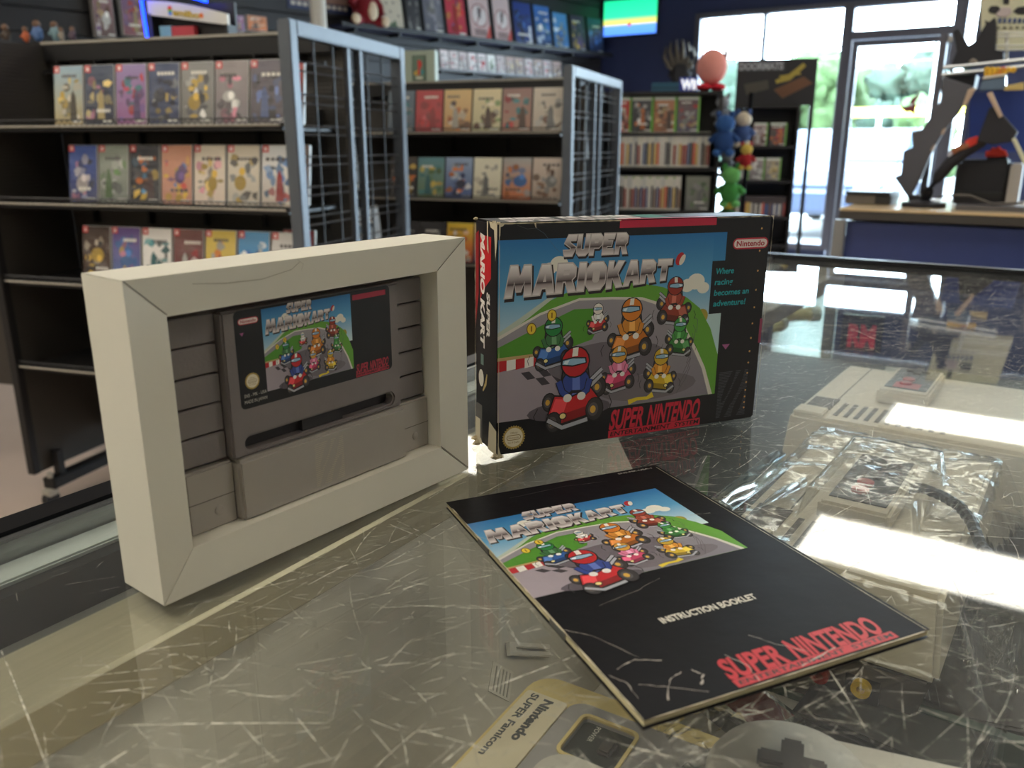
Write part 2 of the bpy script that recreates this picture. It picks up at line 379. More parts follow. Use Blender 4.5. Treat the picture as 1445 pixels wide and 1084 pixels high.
# ================================================================== OUTSIDE
M_asph = mat('pale_asphalt', (150, 150, 148), 0.9, vs=2)  # even pale grey paving
struct(MB().prism([tuple(WF(x, y, 0).xy) for x, y in ((-14, .3), (22, .3), (34, 60), (-26, 60))], -0.2, -0.12).build('pavement', M_asph))
M_leaf = mat('tree_leaves', (58, 80, 40), 0.8, var=0.5, vs=2.5, bump=1.0, bs=6)
M_leaf2 = mat('dark_tree_leaves', (44, 62, 48), 0.8, var=0.5, vs=2.0, bump=1.0, bs=6)
M_bark = mat('bark', (96, 80, 66), 0.9)
rnd = random.Random(4)
for k, (x, y, h, rr, mm, wh) in enumerate([(-11.6, 29, 4.4, 1.7, 1, 'behind the left pane of the shop window'), (-8.2, 30, 4.7, 1.7, 0, 'just left of the door mullion'), (-5.3, 29, 4.6, 1.4, 1, 'behind the left half of the shop door'), (-2.3, 30, 4.8, 1.5, 0, 'behind the right half of the shop door'), (1.2, 29, 4.6, 1.7, 1, 'behind the jagged standee'), (-3.8, 24.5, 2.6, 1.0, 0, 'lowest, in the middle of the shop door')]):
    t = thing('tree', 'leafy green tree across the street, ' + wh, 'tree', WF(x, y, -0.12), 0, 'trees across the street')
    a = MB()
    for j in range(14):
        a.ball((rnd.uniform(-.75, .75) * rr, rnd.uniform(-.5, .5) * rr, h - rr * 1.1 + rnd.uniform(-1.0, .8) * rr), rr * rnd.uniform(.4, .65), nu=18, nv=12, lump=.7, seed=k * 10 + j)
    a.build('crown', (M_leaf, M_leaf2)[mm], t, smooth=True); MB().tube([(0, 0, 0), (0.1, 0, h * .6)], [.16, .1]).build('trunk', M_bark, t)
def car(x, y, rz, rgb, nm, label):
    t = thing('car', label, 'car', WF(x, y, -0.12), R(-32) + rz, 'cars parked outside')
    M = mat(nm, rgb, 0.3, coat=.8); Mg = mat('car_glass', (60, 80, 100), 0.1); Mt = mat('tyre_rubber', (30, 30, 32), 0.8)
    prof = [(-2.2, .35), (2.2, .35), (2.25, .7), (2.1, .92), (1.2, 1.02), (.6, 1.5), (-1.4, 1.55), (-2.0, 1.05), (-2.25, .95)]
    MB().prism(prof, -.85, .85, 'y').build('body', M, t, bevel=.06)
    MB().prism([(1.05, 1.04), (.52, 1.44), (-1.3, 1.48), (-1.8, 1.06)], -.86, .86, 'y').build('side_window', Mg, t)
    for sx in (-1.4, 1.4):
        for sy in (-.8, .8):
            MB().lathe([(.05, -.1), (.33, -.1), (.35, 0), (.33, .1), (.05, .1)], 20, Matrix.Translation((sx, sy, .35)) @ Matrix.Rotation(R(90), 4, 'X')).build('wheel', Mt, t)
    for sy in (-.6, .6): MB().ball((2.2, sy, .75), .06, .16, .1).build('headlight', M_white, t)
car(-2.6, 5.2, R(-90), (34, 52, 84), 'pale_blue_car_paint', 'blue car parked right outside the shop window')
car(0.9, 9.5, R(-80), (120, 126, 134), 'white_car_paint', 'white car parked farther out behind the shop door')
t = thing('utility_pole', 'white pole across the street seen through the shop door', 'pole', WF(-3.2, 20, -0.12)); MB().tube([(0, 0, 0), (0, 0, 4.8)], .13).build('post', M_white, t); MB().box(-3.5, 3.5, -.05, .05, 4.0, 4.14).build('crossbar', M_white, t)
t = thing('street_barrier', 'yellow horizontal barrier across the street', 'barrier', WF(0, 22, -0.12), R(-32)); MB().box(-6, 6, -.05, .05, 2.2, 2.5).build('rail', mat('barrier_yellow', (240, 226, 90), 0.6), t)
for sx in (-5, 0, 5): MB().box(sx - .06, sx + .06, -.04, .04, 0, 2.2).build('post', M_white, t)

# ================================================================== SHOWCASE
U33, V33 = dr(33), dr(123)
C0 = onz(1090, 364, GZ) - V33 * .0085; C0.z = 0
SM = Matrix(((V33.x, -U33.x * -1, 0, C0.x), (V33.y, U33.y, 0, C0.y), (0, 0, 1, 0), (0, 0, 0, 1)))   # local: x = v (away from the customer side), y = u (to the far end)
case = thing('glass_showcase', 'long glass-topped display showcase with aluminium rails and scratched top', 'showcase')
case.matrix_world = SM
M_glass = glassmat('showcase_glass', (0.975, 0.985, 0.975), 0.012, 0.038, dust=0.035, dustcol=(216, 218, 222))
M_glass2 = glassmat('side_glass', (0.86, 0.95, 0.90), 0.01, 0.05)
M_edge = mat('green_glass_edge', (74, 92, 82), 0.15, coat=1)
M_lam = mat('grey_laminate', (196, 190, 174), 0.55, var=0.07, vs=9, bump=.1, bs=60)
M_blk = mat('black_anodised_rail', (30, 30, 33), 0.35, 0.4)
M_felt = mat('black_felt', (34, 36, 34), 0.85, var=.2, vs=200)
VW, UL = 0.62, -1.85
top = MB().box(0.0135, VW - .02, UL, -0.012, GZ - .006, GZ).build('top_glass', M_glass, case)
MB().box(-.012, 0.008, UL, 0.0, GZ - .045, GZ + .004).build('outer_rail', M_blk, case, bevel=.002)
MB().box(0.008, 0.013, UL, -0.01, GZ - .03, GZ + .003).build('rail_lip', M_alu, case, bevel=.001)
MB().box(0.0135, 0.031, UL, -0.012, GZ - .03, GZ - .0065).build('inner_rail', mat('pale_painted_rail', (186, 194, 190), .5, var=.1, vs=50), case, bevel=.001)
MB().box(0.031, 0.0395, UL, -0.012, GZ - .03, GZ - .009).build('gasket', M_blk, case)
MB().box(0.0395, 0.083, UL, -0.012, GZ - .04, GZ - .03).build('ledge', mat('grey_ledge', (120, 120, 114), .4), case)
MB().box(0.0832, 0.1215, UL, -0.012, GZ - .028, GZ - .0065).build('support_strip', mat('brushed_strip', (196, 188, 160), .38, .55, var=.16, vs=5, stretch=(240, 3, 3)), case, bevel=.0015, seg=1)
MB().box(-.012, VW, -0.012, 0.006, GZ - .03, GZ + .008).build('end_rail', M_blk, case, bevel=.003)
MB().box(VW - .02, VW, UL, 0, GZ - .03, GZ + .004).build('clerk_rail', M_alu, case, bevel=.002)
MB().box(-.004, 0.002, UL, -.004, .5, GZ - .045).build('front_panel', M_lam, case)
MB().box(0.002, VW - .02, -.008, -.002, .5, GZ - .03).build('end_pane', M_glass2, case)
SH = 0.825
MB().box(0.004, VW - .02, -1.83, -.012, SH - .02, SH).build('deck', M_lam, case, bevel=.001, seg=1)
MB().prism([(.112, .9405), (.112, .8255), (.185, .8255), (.185, .8262), (.118, .9405)], -1.82, -.78, 'y').build('light_catch_board', M_lam, case)  # added slope that catches light, so the deck's left side looks brighter
MB().box(0.006, .1948, -.775, -.03, SH + .0002, SH + .004).build('charcoal_mat', mat('charcoal_mat', (64, 66, 64), .7, var=.15, vs=120), case)
MB().box(0.195, VW - .025, -.862, -.205, SH + .0002, SH + .004).build('charcoal_mat', mat('charcoal_mat', (64, 66, 64), .7, var=.15, vs=120), case)
MB().box(0.31, VW - .025, -1.8, -.872, SH + .0002, SH + .004).build('felt_mat', M_felt, case)
MB().box(0.25, VW - .025, -.20, -.014, SH + .0002, SH + .004).build('felt_mat', M_felt, case)
e = MB().box(0.27, VW - .03, -.871, -.864, SH + .0005, SH + .02).build('glass_strip', M_edge, case)
MB().box(-.012, VW, UL, 0.0, 0.05, .5).build('cabinet_base', M_black, case, bevel=.004)
MB().box(-.01, 0.02, -0.03, 0.0, .5, GZ - .045).build('corner_post', M_alu, case, bevel=.003)
MB().box(VW - .03, VW, -0.03, 0.0, .5, GZ - .03).build('corner_post', M_alu, case, bevel=.003)
MB().box(VW - .03, VW, UL, UL + .03, .5, GZ - .03).build('corner_post', M_alu, case, bevel=.003)
# scratches: hair-thin pale strips worn into the top
sc = MB(); rnd = random.Random(11)
def scratch(x, y, a, L, wd, bend):
    pts = []; n = 5
    for k in range(n + 1):
        t_ = k / n - .5; pts.append((x + math.cos(a + bend * t_) * L * t_, y + math.sin(a + bend * t_) * L * t_))
    v = []; z = GZ + 3e-5
    for k, p in enumerate(pts):
        w_ = wd * (1 - abs(k / n - .5) * 1.2) * rnd.uniform(.5, 1.2); nx, ny = -math.sin(a), math.cos(a)
        v += [(p[0] + nx * w_, p[1] + ny * w_, z), (p[0] - nx * w_, p[1] - ny * w_, z)]
    sc.add(v, [(2 * k, 2 * k + 1, 2 * k + 3, 2 * k + 2) for k in range(n)])
SI = SM.inverted()
for k in range(7500):
    # spread evenly over the stretch of glass in view
    u_, v_ = rnd.random(), rnd.random()
    L = min(.12, .006 + rnd.expovariate(1 / .011)); big = rnd.random() < .05
    x, y = rnd.uniform(.125, .6), -1.25 + 1.2 * rnd.random() ** 1.15
    scratch(x, y, rnd.gauss(.7, .55) if rnd.random() < .7 else rnd.uniform(0, math.pi), L * (2.2 if big else 1), (.00022 if big else .00011) * rnd.uniform(.6, 1.3), rnd.gauss(0, .12))
for k in range(60): scratch(rnd.uniform(.035, .125), rnd.uniform(-1.25, -.8), rnd.uniform(0, 3), rnd.uniform(.004, .02), .00007, 0)
M_scr = bpy.data.materials.new('worn_glass_scratch'); M_scr.use_nodes = True
nt = M_scr.node_tree; b = nt.nodes['Principled BSDF']; b.inputs['Base Color'].default_value = lin((238, 234, 218)); b.inputs['Roughness'].default_value = .6
nz = nt.nodes.new('ShaderNodeTexNoise'); nz.inputs['Scale'].default_value = 260; tcn = nt.nodes.new('ShaderNodeTexCoord'); nt.links.new(tcn.outputs['Object'], nz.inputs['Vector'])
mr = nt.nodes.new('ShaderNodeMapRange'); mr.inputs[1].default_value = .38; mr.inputs[2].default_value = .6; mr.inputs[3].default_value = .15; mr.inputs[4].default_value = .95
nt.links.new(nz.outputs['Fac'], mr.inputs[0]); nt.links.new(mr.outputs[0], b.inputs['Alpha'])
so = sc.build('scratches', M_scr, case); so['kind'] = 'stuff'

# ================================================================== COVER ART (flat print, generic racing scene)
LET = {
 'S': ([(9, 10), (2.5, 10), (.3, 6.2), (5.3, 3.9), (4.9, 2.6), (0, 2.6), (1, 0), (7, 0), (9, 4), (4, 6.3), (4.5, 7.5), (8.4, 7.5)], []),
 'U': ([(0, 10), (3, 10), (3, 3), (4.4, 2.4), (6, 3), (6, 10), (9, 10), (9, 1.5), (7, 0), (2, 0), (0, 1.5)], []),
 'P': ([(0, 0), (0, 10), (7, 10), (9, 8.4), (9, 5), (7, 3.4), (3, 3.4), (3, 0)], [[(3, 7.8), (3, 5.6), (6, 5.6), (6, 7.8)]]),
 'E': ([(0, 0), (0, 10), (8.6, 10), (8, 7.6), (3, 7.6), (3, 6.3), (7, 6.3), (6.6, 4), (3, 4), (3, 2.4), (8.2, 2.4), (9, 0)], []),
 'R': ([(0, 0), (0, 10), (7, 10), (9, 8.5), (9, 5.5), (7.4, 4.2), (9.8, 0), (6.4, 0), (4.5, 3.8), (3, 3.8), (3, 0)], [[(3, 7.9), (3, 6), (6, 6), (6, 7.9)]]),
 'M': ([(0, 0), (1.4, 10), (4.6, 10), (6.2, 6), (7.8, 10), (11, 10), (12.4, 0), (9.2, 0), (8.7, 5), (7.2, 1.8), (5.2, 1.8), (3.7, 5), (3.2, 0)], []),
 'A': ([(0, 0), (3, 10), (7, 10), (10, 0), (6.8, 0), (6.2, 2.2), (3.8, 2.2), (3.2, 0)], [[(4.2, 4.2), (5, 7.4), (5.8, 4.2)]]),
 'I': ([(0, 0), (0, 10), (3.2, 10), (3.2, 0)], []),
 'O': ([(2, 0), (0, 2.2), (0, 7.8), (2, 10), (7.6, 10), (9.6, 7.8), (9.6, 2.2), (7.6, 0)], [[(3, 3.4), (3, 6.6), (4, 7.4), (5.8, 7.4), (6.6, 6.6), (6.6, 3.4), (5.8, 2.6), (4, 2.6)]]),
 'K': ([(0, 0), (0, 10), (3, 10), (3, 6.4), (6, 10), (9.8, 10), (6.2, 5.4), (10.2, 0), (6.4, 0), (3, 4), (3, 0)], []),
 'T': ([(3, 0), (3, 7.5), (0, 7.5), (0, 10), (9.4, 10), (9.4, 7.5), (6.3, 7.5), (6.3, 0)], [])}
def offset(poly, d):
    n = len(poly); A = sum(poly[i][0] * poly[(i + 1) % n][1] - poly[(i + 1) % n][0] * poly[i][1] for i in range(n)); sg = 1 if A > 0 else -1; out = []
    for i in range(n):
        p0, p, p1 = poly[i - 1], poly[i], poly[(i + 1) % n]
        a = Vector((p[0] - p0[0], p[1] - p0[1])).normalized(); b_ = Vector((p1[0] - p[0], p1[1] - p[1])).normalized()
        na = Vector((a.y, -a.x)) * sg; nb = Vector((b_.y, -b_.x)) * sg; m_ = (na + nb); m_ = m_ / max(.55, m_.length_squared / 2)
        out.append((p[0] + m_.x * d, p[1] + m_.y * d))
    return out
def chrome(y):
    st_ = [(0, (236, 228, 226)), (3.2, (168, 152, 150)), (4.0, (64, 52, 52)), (4.5, (120, 108, 108)), (7, (206, 196, 194)), (10, (244, 238, 234))]
    for (a, ca), (b_, cb) in zip(st_, st_[1:]):
        if y <= b_ + 1e-6: k = (y - a) / (b_ - a); return tuple(ca[i] + (cb[i] - ca[i]) * max(0, k) for i in range(3))
    return st_[-1][1]
def clip(poly, y0, y1):
    def cut(pl, f):
        out = []
        for i in range(len(pl)):
            a, b_ = pl[i - 1], pl[i]; fa, fb = f(a), f(b_)
            if (fa >= 0) != (fb >= 0): t_ = fa / (fa - fb); out.append((a[0] + (b_[0] - a[0]) * t_, a[1] + (b_[1] - a[1]) * t_))
            if fb >= 0: out.append(b_)
        return out
    pl = cut(poly, lambda p: p[1] - y0); return cut(pl, lambda p: y1 - p[1]) if pl else pl
def chrome_word(P, word, x0, x1, yt0, yt1, yb0, yb1, shear=.12):
    """chrome block lettering: top edge runs yt0..yt1, foot yb0..yb1"""
    adv = [max(p[0] for p in LET[c][0]) + 1.0 for c in word]; tot = sum(adv); ox = 0
    def mp(px, py):
        t_ = px / tot; x = x0 + (x1 - x0) * t_; yt = yt0 + (yt1 - yt0) * t_; yb = yb0 + (yb1 - yb0) * t_
        h = yb - yt; return (x + py / 10 * h * shear, yb - py / 10 * h)
    shapes = []
    for c, a in zip(word, adv):
        o, hs = LET[c]; shapes.append(([(p[0] + ox, p[1]) for p in o], [[(p[0] + ox, p[1]) for p in h] for h in hs])); ox += a
    for o, hs in shapes:
        P.poly([mp(*p) for p in [(q[0] + .7, q[1] - .8) for q in offset(o, .75)]], (44, 34, 36))
    for o, hs in shapes:
        P.poly([mp(*p) for p in offset(o, .5)], (205, 196, 192))
        tris = geometry.tessellate_polygon([[Vector((*p, 0)) for p in o]] + [[Vector((*p, 0)) for p in h] for h in hs]); allp = o + [p for h in hs for p in h]
        pts = []; fs = []; cs = []
        for tr_ in tris:
            tp = [allp[i] for i in tr_]
            for a, b_ in ((0, 3.2), (3.2, 4.0), (4.0, 4.5), (4.5, 7), (7, 10)):
                pl = clip(tp, a, b_)
                if len(pl) > 2: fs.append(tuple(range(len(pts), len(pts) + len(pl)))); pts += pl; cs += [chrome(p[1]) for p in pl]
        lookup = {}
        mpts = [mp(*p) for p in pts]
        for q, c in zip(mpts, cs): lookup[q] = c
        P._add(mpts, fs, lambda x, y: lookup[(x, y)])
def kart(P, cx, cy, s, body, suit, helm, flip=1):
    """small go-kart seen half from the front with a driver in a full helmet"""
    X = lambda x: cx + x * s * flip
    def e(x, y, rx, ry, c): P.ell(X(x), cy + y * s, rx * s, ry * s, c, 16)
    def pg(pts, c): P.poly([(X(x), cy + y * s) for x, y in pts], c)
    def ln(pts, w_, c): P.line([(X(x), cy + y * s) for x, y in pts], w_ * s, c)
    ink = (28, 24, 26); tyre = (56, 52, 54); steel = (176, 178, 186); dk = tuple(int(k * .7) for k in body); lt = tuple(min(255, k + 46) for k in body)
    def wheel(x, y, r): e(x, y, r * .8 + .4, r + .4, ink); e(x, y, r * .8, r, tyre); e(x - .5, y, r * .5, r * .62, (92, 86, 86)); e(x - .6, y, r * .28, r * .34, (222, 172, 66))
    wheel(9.5, -2.2, 3.3); wheel(-8.8, 1.2, 2.9)
    for k in (0, 1): ln([(6.4, -3 - k * 2), (10.6, -6.4 - k * 2)], 1.8, ink); ln([(6.4, -3 - k * 2), (10.6, -6.4 - k * 2)], 1.2, steel)
    pg([(-5.4, -2), (-4.4, -9.4), (5.4, -10), (6.6, -2)], ink); pg([(-4.8, -2), (-3.9, -8.9), (4.9, -9.4), (6, -2)], (72, 68, 74))
    e(.8, -4.4, 5.6, 5.2, ink); e(.8, -4.4, 5.1, 4.8, suit); pg([(-.6, -9), (2, -9), (2.6, .4), (-.4, .4)], tuple(min(255, k + 50) for k in suit))
    pg([(-9.6, 5.4), (-7.2, -1.2), (-1, -.2), (6.8, -2.6), (11.2, 3), (6.4, 7.4), (-4, 9.4)], ink); pg([(-9, 5.1), (-6.9, -.6), (-1, .4), (6.5, -2), (10.5, 2.9), (6.2, 6.8), (-4, 8.8)], body)
    pg([(-8.4, 4.9), (-6.6, .2), (-2, 1.0), (-3.6, 5.6)], lt); pg([(-4, 8.8), (-3.4, 5.6), (10.5, 2.9), (6.2, 6.8)], dk)
    ln([(-5.6, -5.6), (-4.2, -1.8), (-1.6, .2)], 2.6, ink); ln([(-5.6, -5.6), (-4.2, -1.8), (-1.6, .2)], 2.0, suit); ln([(6, -5.4), (5, -1.6), (2.4, .2)], 2.6, ink); ln([(6, -5.4), (5, -1.6), (2.4, .2)], 2.0, suit)
    ln([(-2.8, .6), (-.6, -1.6), (2.4, -1.4), (3.6, .6)], 1.2, ink); e(-2.2, .4, 1.6, 1.4, (240, 236, 228)); e(3, .2, 1.6, 1.4, (240, 236, 228))
    e(.4, -11.6, 5.5, 5.4, ink); e(.4, -11.6, 5.0, 4.9, helm); pg([(-.6, -16.4), (1.4, -16.5), (1.2, -13.6), (-.9, -13.5)], (240, 236, 226))
    pg([(-4.7, -12.8), (-.6, -13.4), (4.4, -12.9), (4.7, -10.9), (-.6, -10.1), (-4.9, -10.8)], ink); pg([(-4.2, -12.4), (-.6, -12.9), (3.9, -12.5), (4.2, -11.2), (-.6, -10.6), (-4.4, -11.2)], (150, 190, 214)); pg([(-3.6, -12.2), (-1.8, -12.5), (-2.6, -11.0), (-3.9, -11.3)], (226, 238, 244))
    wheel(8.2, 5.4, 3.9); wheel(-7.2, 8.2, 3.3)
    ln([(-9.4, 7.2), (-4, 10.4), (5.6, 8.6)], 2.0, ink); ln([(-9.4, 7.2), (-4, 10.4), (5.6, 8.6)], 1.4, steel); e(-3.8, 6.4, 1.5, 1.3, ink); e(-3.8, 6.4, 1.1, .9, (240, 226, 150))
    ln([(-13, 3), (-14.4, 5.4), (-13.6, 8)], .3, ink); ln([(13.6, 1), (14.8, 3.6), (14, 6.4)], .3, ink)
def racing_scene(P, notch=True, fullw=147.0):
    T = fullw
    edge = [(0, 8.9), (T, 8.9), (T, 25.5), (137.8, 25.5), (137.8, 57), (T, 57.2), (T, 107.8), (0, 108)] if notch else [(0, 8.9), (T, 8.9), (T, 107.8), (0, 108)]
    P.grad(0, 8.9, 137.8, 70, [(0, (38, 118, 182)), (.45, (92, 166, 210)), (1, (214, 234, 236))])
    if notch: P.grad(137.8, 8.9, T, 25.5, [(0, (38, 118, 182)), (1, (62, 140, 194))]); P.rect(137.8, 57.2, T, 90, (190, 218, 220))
    else: P.grad(137.8, 8.9, T, 70, [(0, (38, 118, 182)), (.45, (92, 166, 210)), (1, (214, 234, 236))])
    for (x, y, r) in ((30, 25, 4), (36, 22.6, 5), (42, 26, 4), (121, 39, 4.6), (127, 37, 5.6), (132.4, 41, 4)): P.ell(x, y, r * 1.1, r * .85, (240, 236, 222))
    for (x, y, r) in ((128, 56, 4), (133, 58, 4.4), (124, 53, 3.4)): P.ell(x, y, r, r, (176, 158, 60))
    lim = lambda pts: [(min(x, T - .02), y) for x, y in pts]
    P.poly(lim([(0, 60), (12, 52), (25, 44.4), (44, 37.4), (63, 34.4), (84, 35), (104, 39), (121, 46), (131, 53), (140, 66), (147, 83), (147, 107.8), (0, 108)]), (104, 166, 56))
    P.poly([(0, 58), (14, 50), (34, 38), (36, 39), (18, 51), (0, 62)], (196, 206, 190))
    P.poly(lim([(0, 60), (25, 48.6), (49, 42), (70, 42.6), (90, 44), (104, 48.4), (114, 55), (121.3, 63.4), (131, 78), (138, 90), (145, 107.7), (0, 108)]), (222, 216, 206))
    P.poly(lim([(0, 62), (25, 50), (49, 43.4), (70, 44), (90, 45.6), (103, 50), (112, 56), (119, 64), (128.6, 78.4), (135.6, 90.4), (142, 107.7), (0, 108)]), lambda x, y: (178 - y * .4, 172 - y * .4, 176 - y * .35))
    P.poly([(0, 66), (25, 56), (46, 48), (60, 48.4), (64, 55), (58, 66), (36, 71.5), (0, 72.4)], (86, 152, 46))
    P.poly([(0, 71.6), (21.5, 71), (40, 68), (40, 70), (21.5, 73.4), (0, 73.6)], (196, 164, 110))
    for k in range(5): P.poly([(k * 5.4, 73.4 - k * .1), (k * 5.4 + 5.4, 73.2 - k * .2), (k * 5.4 + 5.4, 78.8 - k * .35), (k * 5.4, 79.6 - k * .3)], ((196, 36, 44), (238, 234, 226))[k % 2])
    P.poly([(0, 79.6), (27, 78), (46, 84), (60, 107.9), (0, 108)], lambda x, y: (172 - x * .3, 160 - x * .3, 168 - x * .3))
    for k in range(10):
        i, j = k % 5, k // 5
        if (i + j) % 2 == 0: P.poly([(14 + i * 5 + j * 4, 81 + j * 4.4 - i * .3), (19 + i * 5 + j * 4, 80.7 + j * 4.4 - i * .3), (23 + i * 5 + j * 4, 85 + j * 4.4 - i * .3), (18 + i * 5 + j * 4, 85.4 + j * 4.4 - i * .3)], (66, 60, 66))
    P.ell(45, 106, 27, 6, (96, 88, 96)); P.ell(98, 98, 34, 8, (120, 112, 118)); P.ell(70, 80, 40, 12, (112, 104, 112))
    for k in range(7): P.line([(118 + k * 2, 104 - k * 6), (124 + k, 96 - k * 6), (127, 88 - k * 5)], .3, (90, 86, 90))
    kart(P, 113, 51, 1.05, (150, 60, 40), (170, 74, 52), (160, 56, 40), -1)
    kart(P, 61, 56, .62, (210, 60, 60), (240, 236, 230), (236, 228, 220))
    kart(P, 118, 72, .86, (60, 130, 60), (70, 150, 66), (66, 158, 72), -1)
    kart(P, 83, 66, 1.32, (206, 118, 34), (216, 140, 48), (224, 130, 36))
    kart(P, 33, 69, 1.05, (46, 96, 170), (66, 120, 70), (40, 136, 66))
    kart(P, 76, 88, 1.0, (214, 70, 110), (232, 130, 166), (226, 164, 60))
    kart(P, 106, 92, 1.0, (222, 184, 40), (228, 150, 44), (214, 176, 50), -1)
    P.line([(84, 106), (90, 104.6), (97, 104.8), (101, 103)], [3.2, 2, 2, 3.6], (236, 208, 50))
    for (x, y) in ((32.2, 50.4), (20, 57)): P.ell(x, y, 3.0, 3.4, (110, 84, 20)); P.ell(x, y, 2.5, 2.9, (240, 206, 60)); P.rect(x - .4, y - 1.5, x + .4, y + 1.5, (150, 110, 20))
    kart(P, 47, 98, 1.72, (206, 38, 44), (52, 74, 150), (200, 36, 42))
    chrome_word(P, 'SUPER', 38, 79, 7.4, 7.4, 18.6, 18.6)
    chrome_word(P, 'MARIO', 4, 65.5, 22.6, 22.8, 39, 37.6, .1); chrome_word(P, 'KART', 65.8, 109, 22.8, 23.2, 37.6, 34.5, .1)
    P.ell(114.5, 23.2, 2.6, 4.0, (190, 34, 40), rot=.5); P.ell(116.2, 23.8, 1.6, 3.4, (236, 226, 210), rot=.5)
def oval(P, x0, y0, x1, y1):
    P.pill(x0, y0, x1, y1, (196, 40, 62)); d = (y1 - y0) * .13; P.pill(x0 + d, y0 + d, x1 - d, y1 - d, (240, 226, 222))
    h = (y1 - y0); P.text('Nintendo', x0 + h * .42, y1 - h * .27, h * .5, (178, 34, 54), width=(x1 - x0) - h * .84, bold=.025)
def seal(P, cx, cy, r):
    n = 28; P.poly([(cx + (r if k % 2 == 0 else r * .88) * math.cos(math.pi * k / n), cy + (r if k % 2 == 0 else r * .88) * math.sin(math.pi * k / n)) for k in range(2 * n)], (190, 160, 84))
    P.ell(cx, cy, r * .78, r * .78, (232, 222, 196)); g = (150, 122, 60)
    P.text('Official', cx - r * .3, cy - r * .3, r * .16, g, width=r * .6)
    P.pill(cx - r * .6, cy - r * .2, cx + r * .6, cy + r * .22, g); P.pill(cx - r * .55, cy - r * .15, cx + r * .55, cy + r * .17, (232, 222, 196)); P.text('Nintendo', cx - r * .44, cy + r * .1, r * .18, g, width=r * .88)
    P.text('Seal of Quality', cx - r * .5, cy + r * .46, r * .15, g, width=r)
def super_n(P, x0, x1, y0, y1, yb, red=(206, 38, 62)):
    """SUPER NINTENDO over a red bar with ENTERTAINMENT SYSTEM"""
    w_ = (x1 - x0); h = y1 - y0
    P.text('SUPER', x0, y1, h, red, width=w_ * .36, shear=.16, bold=.035); P.text('NINTENDO', x0 + w_ * .405, y1, h, red, width=w_ * .57, shear=.16, bold=.035)
    P.rect(x0, y1 + (yb - y1) * .14, x1, yb, red)
    P.text('ENTERTAINMENT  SYSTEM', x0 + w_ * .02, yb - (yb - y1) * .2, (yb - y1) * .5, (18, 16, 18), width=w_ * .96, shear=.2, bold=.02)
def line_logo(P, x0, y0, x1, y1, n, c, wd):
    """square of fine lines with four slanted blades left blank"""
    W_, H_ = x1 - x0, y1 - y0
    el = [(.36, .30, .10, .36, .55), (.62, .36, .13, .40, .55), (.34, .74, .11, .34, .55), (.72, .78, .12, .34, .5)]
    for k in range(n):
        t_ = (k + .5) / n; segs = [(0.0, 1.0)]
        for (cx, cy, rx, ry, sh) in el:
            dy = (t_ - cy) / ry
            if abs(dy) < 1:
                hw = rx * math.sqrt(1 - dy * dy); mx = cx - (t_ - cy) * sh; a, b_ = mx - hw, mx + hw; ns = []
                for (p, q) in segs:
                    if b_ <= p or a >= q: ns.append((p, q))
                    else:
                        if a > p: ns.append((p, a))
                        if b_ < q: ns.append((b_, q))
                segs = ns
        for (p, q) in segs:
            if q - p > .02: P.rect(x0 + p * W_, y0 + t_ * H_ - wd / 2, x0 + q * W_, y0 + t_ * H_ + wd / 2, c)
M_print = printmat('glossy_carton_print', .38, bump=.06, bs=30)
M_lab = printmat('label_print', .35)

# ================================================================== GAME BOX
BW, BH, BD = .180, .1274, .0309
box = thing('game_box', 'black cardboard game box with colourful kart racing cover, standing upright on the showcase', 'game box', (-.0084, .4313, GZ + .0022))
box.rotation_euler = (0, .011, .4296)
M_card = mat('black_carton', (20, 19, 24), .42, var=.15, vs=40, bump=.05, bs=60)
M_cream = mat('worn_cardboard', (206, 192, 160), .85, var=.15, vs=300)
a = MB(); a.box(0, BW, 0, BD, 0, BH); a.build('carton', M_card, box, bevel=.0012)
P = Print(); racing_scene(P)
P.rect(73, .4, 138.6, 4.6, (198, 40, 72)); oval(P, 151.8, 12.8, 178.4, 19.4)
for i, tx in enumerate(('Where', 'racing', 'becomes an', 'adventure!')): P.text(tx, 140.6, 33.4 + i * 6.45, 3.6, (34, 168, 176), width=(13.4, 13.2, 26, 24)[i], shear=.12, bold=.02)
for x, y in zip([172.5, 172.4, 172.4, 172.3, 172.2, 171.9, 171.8, 171.6, 171.4, 171.3, 171.1, 171, 170.9, 170.9, 171], [7.5, 20.8, 32.9, 44.6, 55.4, 65.4, 74.6, 83, 90.3, 97, 103, 108.1, 112.4, 116.1, 119.7]): P.ell(x, y, .62, .62, (226, 168, 96), 8)
P.poly([(149.8, 77), (155.6, 77), (152.8, 80.3)], (170, 90, 140)); P.rect(177.6, 62.8, 179.6, 78.2, (150, 60, 90))
line_logo(P, 149.4, 94.4, 171.8, 124.4, 30, (84, 84, 92), .34)
for x, y in zip([171.4, 171.3, 171.1, 171, 170.9, 170.9, 171], [90.3, 97, 103, 108.1, 112.4, 116.1, 119.7]): P.ell(x, y, .62, .62, (226, 168, 96), 8)
super_n(P, 71.4, 137.2, 109.4, 121.4, 126.8); seal(P, 10.2, 117.8, 7.2)
P.build('cover_print', M_print, upright(BW, BH), box, 6e-6)
